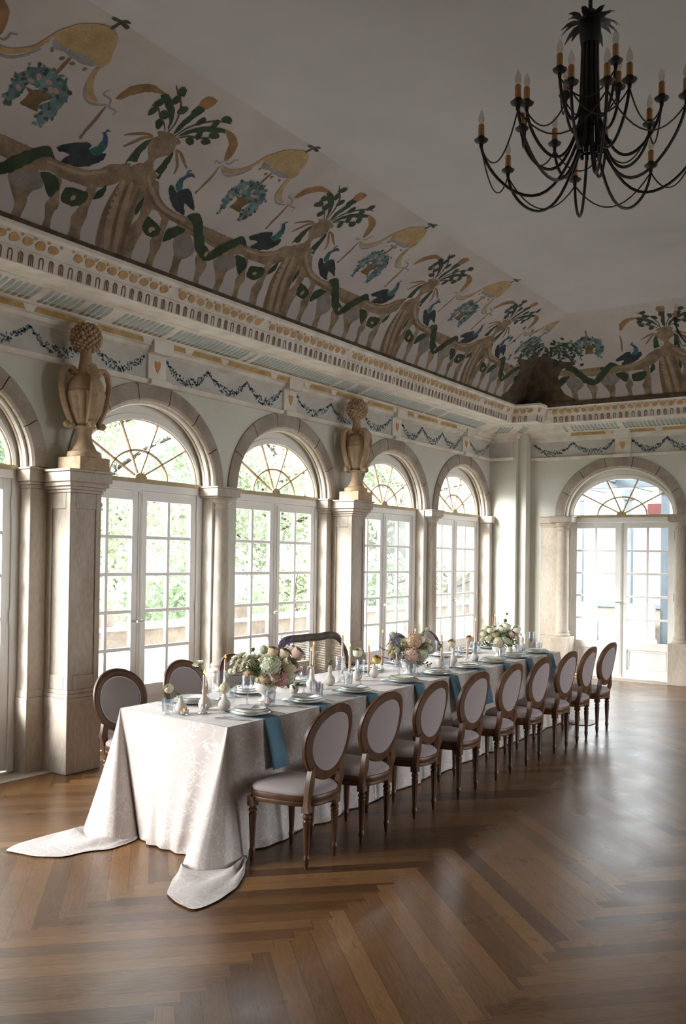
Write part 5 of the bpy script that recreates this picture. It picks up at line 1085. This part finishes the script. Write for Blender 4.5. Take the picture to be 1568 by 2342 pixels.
H1 = [(-.215, .275, -.02, 'mum', 'white', .045), (-.165, .305, .0, 'mum', 'white', .045), (-.125, .285, -.04, 'mum', 'white', .05), (-.20, .215, -.03, 'mum', 'white', .04), (-.15, .235, -.05, 'mum', 'white', .045), (-.065, .295, -.03, 'mum', 'white', .045), (-.10, .345, .05, 'rose', 'bud', .018),
      (-.115, .19, -.06, 'cluster', 'peach', .038), (.045, .245, -.08, 'cluster', 'green', .078), (.11, .155, -.07, 'cluster', 'rose', .055), (.015, .165, -.08, 'cluster', 'peach', .055), (.07, .185, -.10, 'rose', 'blush', .05), (.16, .245, -.04, 'rose', 'cream', .062), (.155, .165, -.04, 'cluster', 'green', .05),
      (.05, .335, .0, 'rose', 'peach', .045), (.125, .325, .0, 'rose', 'cream', .045), (.215, .325, .0, 'rose', 'blush', .05), (.185, .35, .03, 'rose', 'blush', .035), (.20, .28, -.02, 'spike', 'purple', .028), (.10, .355, -.02, 'spike', 'purple', .026), (.085, .37, .0, 'spike', 'purple', .028), (.15, .38, .0, 'spike', 'purple', .026), (.19, .19, -.02, 'spike', 'purple', .022),
      (.01, .44, .0, 'mum', 'cream', .018), (.25, .30, .03, 'mum', 'white', .03), (-.02, .345, .04, 'cluster', 'green', .035), (-.24, .195, .0, 'cluster', 'white', .025), (-.27, .165, .02, 'cluster', 'white', .018), (-.045, .15, -.07, 'cluster', 'white', .025), (0, .27, .07, 'rose', 'white', .06), (-.1, .23, .09, 'rose', 'cream', .055), (.1, .24, .1, 'cluster', 'green', .06), (-.19, .25, .08, 'mum', 'white', .045), (.2, .22, .08, 'rose', 'blush', .05), (.03, .2, .13, 'rose', 'white', .05)]
bouquet(5.07, 3.978, 'large bouquet nearest the camera with white mums, peach hydrangea and purple spikes', H1, 46)
H2 = [(.035, .285, -.05, 'cluster', 'peach', .072), (.01, .165, -.08, 'cluster', 'blush', .07), (.095, .305, .0, 'rose', 'white', .05), (.10, .17, -.05, 'cluster', 'green', .06), (.165, .235, .0, 'rose', 'green', .045), (.15, .29, .02, 'rose', 'cream', .045), (-.145, .175, -.04, 'rose', 'cream', .042), (-.115, .20, -.05, 'rose', 'white', .04), (-.10, .14, -.04, 'rose', 'yellow', .03), (-.16, .24, .0, 'rose', 'white', .04), (-.06, .165, -.07, 'rose', 'cream', .04),
      (-.12, .26, -.02, 'spike', 'purple', .034), (-.085, .225, -.05, 'spike', 'purple', .034), (-.09, .30, -.01, 'spike', 'purple', .03), (-.17, .13, -.03, 'spike', 'purple', .026), (-.205, .20, .0, 'spike', 'purple', .024), (-.14, .33, .02, 'cluster', 'green', .035), (-.03, .36, .0, 'spike', 'peach', .03), (.0, .34, .02, 'spike', 'blush', .03), (.04, .38, .03, 'spike', 'cream', .025), (.16, .385, .03, 'cluster', 'green', .02), (-.04, .27, -.04, 'cluster', 'cream', .04), (0, .25, .08, 'rose', 'white', .055), (-.1, .22, .08, 'rose', 'cream', .05), (.1, .22, .09, 'cluster', 'peach', .06)]
bouquet(7.012, 3.939, 'middle bouquet of peach hydrangea, purple spikes and cream roses in a white bowl', H2, 40, 0.07, 0.11)
H3 = [(-.085, .275, -.03, 'rose', 'white', .045), (-.045, .235, -.06, 'rose', 'cream', .04), (.06, .185, -.06, 'rose', 'green', .058), (.13, .225, -.02, 'rose', 'blush', .052), (-.15, .24, .0, 'rose', 'white', .045), (-.11, .20, -.04, 'rose', 'white', .045), (.08, .305, .0, 'rose', 'white', .047), (.03, .285, -.02, 'rose', 'white', .045), (-.02, .165, -.08, 'cluster', 'cream', .05), (.0, .125, -.07, 'cluster', 'green', .035), (-.05, .30, .02, 'mum', 'white', .04), (-.17, .18, -.01, 'rose', 'white', .04), (-.13, .29, .02, 'cluster', 'white', .03), (-.03, .32, .0, 'spike', 'cream', .034), (-.055, .33, .02, 'spike', 'peach', .028), (.0, .32, .02, 'spike', 'cream', .03), (.07, .37, .02, 'cluster', 'bud', .02), (.085, .44, .02, 'rose', 'bud', .016), (.115, .155, -.03, 'rose', 'cream', .04), (.03, .23, .07, 'rose', 'white', .055), (-.09, .22, .08, 'rose', 'white', .05), (.1, .24, .07, 'rose', 'cream', .05)]
bouquet(8.868, 3.927, 'far bouquet of white and cream roses with feathery spikes', H3, 40, 0.07, 0.105)
def vase_mesh(kind):
    P = {'bulb': [(0.0005, 0.001), (0.018, 0.001), (0.036, 0.014), (0.041, 0.034), (0.036, 0.055), (0.02, 0.075), (0.0115, 0.09), (0.0095, 0.105), (0.011, 0.108), (0.008, 0.106)],
         'gourd': [(0.0005, 0.001), (0.018, 0.001), (0.037, 0.015), (0.042, 0.037), (0.036, 0.06), (0.018, 0.083), (0.012, 0.096), (0.017, 0.107), (0.020, 0.12), (0.017, 0.134), (0.012, 0.146), (0.014, 0.154), (0.010, 0.152)],
         'egg': [(0.0005, 0.001), (0.022, 0.001), (0.032, 0.02), (0.034, 0.042), (0.028, 0.062), (0.017, 0.076), (0.010, 0.083), (0.008, 0.081)]}[kind]
    b = MB(); b.lathe(P, 28, caps=False); return b.build('bud_vase', 'bisque', ang=70)
HV = {'bulb': 0.105, 'gourd': 0.152, 'egg': 0.08}
VAS = [(4.315, 4.06, 'bulb', 'at the near end beside a tealight', (-.075, .155, 'rose', 'white', .032), 'white ranunculus leaning left out of the bud vase at the near end'),
       (4.518, 4.042, 'gourd', 'double-bellied one just behind the nearest taper', (-.045, .29, 'mum', 'white', .042), 'tall white chrysanthemum above the vase behind the nearest taper'),
       (4.579, 3.929, 'bulb', 'left of the first stack of plates', (.0, .145, 'cluster', 'cream', .036), 'cream carnation in the bud vase left of the first stack of plates'),
       (5.47, 4.03, 'egg', 'behind the goblet right of the near bouquet', (.02, .16, 'cluster', 'white', .03), 'small white blossom right of the near bouquet'),
       (5.98, 4.06, 'gourd', 'tall one holding a green bud before the cane settee', (.0, .185, 'cluster', 'bud', .02), 'small green bud in the tall vase before the cane settee'),
       (5.72, 4.05, 'gourd', 'beside the touching pair of tapers', (.03, .27, 'mum', 'cream', .022), 'fine cream daisy on a long stem beside the pair of tapers'),
       (6.358, 4.05, 'gourd', 'with a white ranunculus at the settee right end', (-.0, .225, 'rose', 'white', .042), 'big white ranunculus before the right end of the cane settee'),
       (6.62, 4.05, 'bulb', 'holding the yellow flower', (.02, .145, 'rose', 'yellow', .040), 'yellow rose left of the middle bouquet'),
       (7.902, 3.961, 'gourd', 'with a cream flower between middle and far bouquets', (-.015, .20, 'rose', 'cream', .042), 'round cream ranunculus between middle and far bouquets'),
       (8.30, 3.93, 'gourd', 'with a peach flower left of the far bouquet', (-.05, .22, 'rose', 'peach', .035), 'peach ranunculus just left of the far bouquet'),
       (7.565, 3.93, 'egg', 'egg-shaped one right of the middle bouquet', (.0, .20, 'rose', 'bud', .022), 'dark green bud above the egg-shaped vase'),
       (9.20, 3.95, 'egg', 'small one right of the far bouquet bowl', (.01, .11, 'cluster', 'white', .018), 'tiny white blossom right of the far bouquet bowl'),
       (9.62, 3.98, 'gourd', 'last one at the far end of the table', (-.06, .235, 'rose', 'white', .045), 'last white blossom at the far end of the table')]
for x, y, kd, lb, (dx, z, fk, fc, fr), fl_ in VAS:
    inst('vase_'+kd, lambda: vase_mesh(kd), x, y, ZC, rng.uniform(0, 3), 'pale ceramic bud vase '+lb, 'vase', 'ceramic bud vases')
    r = tag(empty('cut_flower', (x, y, ZC+HV[kd])), fl_, 'flower')
    c = RI*dx+UPV*(z-HV[kd]); b = MB(); b.tube([(0, 0, -0.03), c*0.45+UPV*0.012, c], 0.002, 6); b.build('stem', 'stem', r)
    b = MB(); KIND[fk](b, c, Vector(c)+UPV*0.06-FW*0.08, fr); b.build('blossom', 'f_'+fc, r, ang=80)
    b = MB()
    for k in range(3): petal(b, Vector(c)*0.15, Vector((math.cos(k*2.1+x*9), math.sin(k*2.1+x*9), 0.5)), UPV, 0.03, 0.007, 0.1)
    b.build('leaf', 'leaf', r)
# ================================================================== OUTSIDE
M['gravel'] = mat('pale_terrace_stone', (0.60, 0.58, 0.53), (0.48, 0.46, 0.42), 3, 0.9, fine=30)
M['parapet'] = mat('weathered_parapet', (0.30, 0.245, 0.20), (0.17, 0.13, 0.105), 5, 0.9, fine=25, lo=0.3, hi=0.7)
M['lawn'] = mat('lawn', (0.09, 0.12, 0.05), (0.06, 0.08, 0.03), 2, 0.9)
M['bark'] = mat('bark', (0.07, 0.055, 0.04), (0.04, 0.03, 0.02), 9, 0.9)
LEAFS = [mat('leaf_yellow_green', (0.52, 0.55, 0.38), (0.36, 0.41, 0.27), 1.5, 0.6), mat('leaf_blue_green', (0.34, 0.43, 0.37), (0.22, 0.30, 0.26), 1.5, 0.6), mat('leaf_mid_green', (0.44, 0.50, 0.35), (0.29, 0.36, 0.24), 1.5, 0.6)]
for m in LEAFS:
    nt = m.node_tree; b_ = nt.nodes['Principled BSDF']; tr = nt.nodes.new('ShaderNodeBsdfTranslucent'); mx = nt.nodes.new('ShaderNodeMixShader'); mx.inputs[0].default_value = 0.4
    src = b_.inputs['Base Color'].links[0].from_socket; nt.links.new(src, tr.inputs[0])
    nt.links.new(b_.outputs[0], mx.inputs[1]); nt.links.new(tr.outputs[0], mx.inputs[2]); nt.links.new(mx.outputs[0], nt.nodes['Material Output'].inputs[0])
b = MB(); b.box(-12, 40, 6.46, 9.4, -0.3, -0.02); tag(b.build('terrace_ground', 'gravel'), 'pale stone terrace outside the windows', 'terrace', kind='structure')
b = MB(); b.box(-20, 70, 9.4, 70, -1.2, -0.5); tag(b.build('lawn_ground', 'lawn'), 'lawn beyond the terrace parapet', 'lawn', kind='structure')
b = MB(); b.box(-30, 14.1, -40, -4.48, -0.3, -0.05); tag(b.build('forecourt_ground', 'gravel'), 'gravel forecourt outside the right wall', 'forecourt', kind='structure')
b = MB(); b.box(14.1, 40, -14, 6.46, -0.3, -0.02); M['paving'] = mat('courtyard_paving', (0.30, 0.29, 0.275), (0.21, 0.20, 0.185), 3, 0.9); tag(b.build('courtyard_ground', 'paving'), 'pale paved courtyard outside the end door', 'courtyard', kind='structure')
r = tag(empty('stone_parapet', (8, 8.55, 0)), 'weathered low stone parapet along the terrace outside the windows', 'parapet')
b = MB(); b.box(-20, 30, -0.13, 0.13, -0.02, 0.70); b.build('parapet_body', 'gravel', r)
b = MB(); b.box(-20, 30, -0.16, 0.16, 0.62, 0.84); b.build('parapet_band', 'parapet', r)
b = MB(); b.box(-20, 30, -0.20, 0.20, 0.84, 0.90); b.build('coping', 'gravel', r)
def finial(x, kind, label):
    r = tag(empty('parapet_finial', (x, 8.55, 0.90)), label, 'finial')
    b = MB(); b.box(-0.24, 0.24, -0.22, 0.22, 0, 0.16); b.box(-0.20, 0.20, -0.2, 0.2, 0.16, 0.22); b.build('block', 'parapet', r, bevel=0.01)
    b = MB()
    if kind == 'ball': b.lathe([(0.13, 0.22), (0.10, 0.27), (0.10, 0.30)], 20); b.ball((0, 0, 0.50), 0.23, 24, 16)
    else: b.lathe([(0.26, 0.22), (0.24, 0.26), (0.20, 0.30), (0.13, 0.62), (0.12, 0.64)], 4)
    b.build('finial_top', 'gravel' if kind == 'ball' else 'parapet', r)
finial(10.05, 'ball', 'pale stone ball finial on the parapet seen through the second window'); finial(7.45, 'taper', 'tapering weathered stone block on the parapet beside the near pier')
def tree(x, y, h, R, m, label, n, trunk=0.18, z0=-0.5, low=0.25, sz=0.17):
    r = tag(empty('garden_tree', (x, y, z0)), label, 'tree', 'trees beyond the parapet')
    b = MB(); b.tube([(0, 0, 0), (0.05, 0.03, h*0.3), (-0.08, 0.02, h*0.6), (0.02, 0, h*0.9)], [trunk, trunk*0.8, trunk*0.5, trunk*0.15], 8)
    for k in range(7):
        q = k*2.4; zz = h*(0.3+0.07*k); b.tube([(0, 0, zz), (R*0.4*math.cos(q), R*0.4*math.sin(q), zz+h*0.08), (R*0.75*math.cos(q), R*0.75*math.sin(q), zz+h*0.12)], [trunk*0.4, trunk*0.25, trunk*0.08], 6)
    b.build('trunk', 'bark', r)
    b = MB(); cl = []
    for k in range(46):
        q = rng.uniform(0, 2*PI); zz = rng.uniform(low, 0.97); rad = R*math.sqrt(max(0.05, 1-((zz-0.5)/0.62)**2))*rng.uniform(0.35, 1.0)
        cl.append((rad*math.cos(q), rad*math.sin(q), zz*h, rng.uniform(0.45, 0.95)*R*0.42))
    for k in range(n):
        cx, cy_, cz, cr = cl[k % len(cl)]
        d = Vector((rng.gauss(0, 1), rng.gauss(0, 1), rng.gauss(0, 1))).normalized(); p = Vector((cx, cy_, cz))+d*cr*rng.uniform(0.6, 1.0)
        a = (d+Vector((rng.uniform(-.8, .8), rng.uniform(-.8, .8), rng.uniform(-.8, .8)))).normalized(); u = a.orthogonal().normalized(); v = a.cross(u); q = rng.uniform(0, 6.3); u, v = u*math.cos(q)+v*math.sin(q), v*math.cos(q)-u*math.sin(q)
        s = sz*rng.uniform(0.6, 1.25)
        b.add([p-u*s, p-v*s*0.55+a*s*0.12, p+u*s, p+v*s*0.55+a*s*0.12], [(0, 1, 2, 3)])
    o = b.build('foliage', m, r); o['kind'] = 'stuff'
    return r
TR = [(9.0, 17.0, 9.0, 3.6, 1, 'tall blue-green tree behind the near arched window'), (12.6, 15.0, 7.0, 3.0, 0, 'light green tree showing through the window right of the near pier'), (16.5, 18.5, 9.5, 3.8, 2, 'big mid-green tree behind the window left of the far pier'), (20.0, 15.5, 6.5, 2.8, 0, 'yellow-green tree seen through the window left of the far pier'),
      (24.5, 18.5, 9.0, 3.8, 2, 'mid-green tree seen through the window right of the far pier'), (28.5, 16.0, 6.5, 3.0, 0, 'pale green tree behind the window right of the far pier'), (34.0, 18.0, 9.0, 4.2, 2, 'green tree seen through the corner window'), (42.0, 20.0, 9.5, 5.0, 0, 'far yellow-green tree showing in the corner window'), (7.0, 22.0, 11.0, 4.4, 2, 'tall green tree far back behind the near windows'), (14.0, 24.0, 12.0, 5.0, 1, 'tall blue-green tree far back filling the fanlights'), (23.0, 25.0, 12.0, 5.0, 1, 'tall blue-green tree far back behind the far pier windows')]
for x, y, h, R, m, lb in TR: tree(x, y, h, R, LEAFS[m], lb, 30000, low=0.10, sz=0.066)
def shrub(x, y, label, m):
    r = tree(x, y, 2.4, 1.3, LEAFS[m], label, 7000, 0.05, -0.5, 0.05, 0.055); r['category'] = 'shrub'; r['group'] = 'shrubs behind the parapet'; r.name = 'garden_shrub'
for k, (x, m, lb) in enumerate(((8.6, 0, 'light green shrub right of the tapering parapet block'), (11.6, 2, 'mid-green shrub right of the stone ball'), (14.6, 0, 'light green shrub seen under the settee-side window trees'), (17.8, 2, 'mid-green shrub low in the window right of the far pier'), (21.5, 0, 'light green shrub low in the corner window'))): shrub(x, 10.7, lb, m)
# courtyard behind the end door
M['bluegrey'] = mat('blue_grey_steel', (0.095, 0.11, 0.13), (0.07, 0.085, 0.10), 4, 0.5)
M['render'] = mat('pale_render', (0.22, 0.21, 0.19), (0.16, 0.15, 0.135), 1.5, 0.9)
M['tan'] = mat('tan_stone', (0.22, 0.18, 0.14), (0.16, 0.125, 0.09), 3, 0.85)
M['red'] = mat('red_awning', (0.075, 0.012, 0.009), (0.05, 0.008, 0.006), 3, 0.8)
M['slip'] = mat('white_chair_cover', (0.42, 0.41, 0.40), None, 5, 0.9)
b = MB(); b.box(22.0, 22.4, -4, 14, -0.1, 3.1); tag(b.build('courtyard_house', 'render'), 'bright rendered house wall across the courtyard beyond the end door', 'house', kind='structure')
r = tag(empty('low_wall', (17.6, 5.8, 0)), 'low stone wall with a blue-grey ledge outside the end door', 'wall')
b = MB(); b.box(-0.12, 0.12, -2.2, 2.2, -0.02, 0.90); b.build('stone_course', 'parapet', r)
b = MB(); b.box(-0.18, 0.18, -2.25, 2.25, 0.90, 0.97); b.build('ledge', 'bluegrey', r)
def post(x, y, w_, label):
    b = MB(); b.box(-w_/2, w_/2, -w_/2, w_/2, -0.02, 3.15); b.box(-w_*0.75, w_*0.75, -w_*0.75, w_*0.75, 2.95, 3.1); o = b.build('veranda_post', 'bluegrey', bevel=0.005); o.location = (x, y, 0); tag(o, label, 'post', 'posts of the glazed veranda')
post(17.95, 6.2, 0.07, 'thin blue-grey veranda post left of the end door middle'); post(17.95, 5.27, 0.145, 'wide blue-grey veranda post seen at the middle of the end door'); post(16.6, 4.22, 0.15, 'wide blue-grey veranda post through the right leaf of the end door')
r = tag(empty('veranda_roof', (16.8, 5.2, 3.1)), 'blue-grey steel and glass veranda roof above the end door fanlight view', 'roof')
b = MB(); b.box(-0.08, 0.08, -1.6, 2.2, 0, 0.14); b.box(-2.0, 2.6, -0.05, 0.05, 0.10, 0.22); b.box(-2.0, 2.6, 0.9, 1.0, 0.10, 0.22); b.build('beam', 'bluegrey', r)
b = MB(); b.box(-1.6, 1.6, -1.0, 1.6, 0.24, 0.25); b.build('glass_sheet', 'pane', r)
r = tag(empty('courtyard_arcade', (18.2, 4.35, 0)), 'tan stone column and arch at the right edge of the end door view', 'column')
b = MB(); b.lathe([(0.17, -0.02), (0.17, 0.12), (0.12, 0.2), (0.10, 2.3), (0.12, 2.34), (0.16, 2.42), (0.16, 2.52)], 20); b.build('shaft', 'tan', r)
b = MB(); b.box(-0.16, 0.16, -0.16, 0.16, 2.5, 3.0); b.tube([(0, 0.0-0.9+0.9*math.cos(PI*k/12), 2.5+0.75*math.sin(PI*k/12)) for k in range(13)], 0.14, 6); b.build('arch', 'tan', r)
b = MB(); b.box(-0.03, 0.03, -0.5, 0.5, 2.55, 2.95); o = b.build('red_awning', 'red'); o.location = (19.2, 4.75, 0); tag(o, 'small red awning high at the right of the end door fanlight', 'awning')
tree(20.5, 4.35, 3.2, 0.9, LEAFS[1], 'dark green climber behind the tan column outside the end door', 2500, 0.06, -0.02, 0.05, 0.09)['category'] = 'climber'
def slip_chair(x, y, rz, label):
    r = tag(empty('covered_armchair', (x, y, 0), rz), label, 'chair', 'white covered chairs outside')
    b = MB(); b.box(-0.26, 0.26, -0.27, 0.27, 0.30, 0.46); b.build('seat', 'slip', r, bevel=0.03)
    b = MB(); b.box(-0.27, 0.27, -0.33, -0.25, 0.22, 1.0); b.build('backrest', 'slip', r, bevel=0.035)
    for px in (-0.23, 0.23):
        for py in (-0.28, 0.22): b = MB(); b.box(px-0.02, px+0.02, py-0.02, py+0.02, -0.02, 0.31); b.build('leg', 'darkwood', r)
slip_chair(16.1, 4.52, 1.9, 'white covered chair outside, seen through the right leaf of the end door'); slip_chair(16.3, 5.72, 1.5, 'white covered chair outside, seen at the left edge of the end door')
b = MB(); b.lathe([(0.03, 0), (0.02, 0.05), (0.02, 0.68), (0.45, 0.70), (0.47, 0.72), (0.0005, 0.72)], 28); b.lathe([(0.47, 0.725), (0.50, 0.45), (0.50, 0.18)], 28, caps=False); o = b.build('garden_table', 'slip'); o.location = (16.95, 5.06, -0.02); tag(o, 'low white clothed table outside between the covered chairs', 'table')
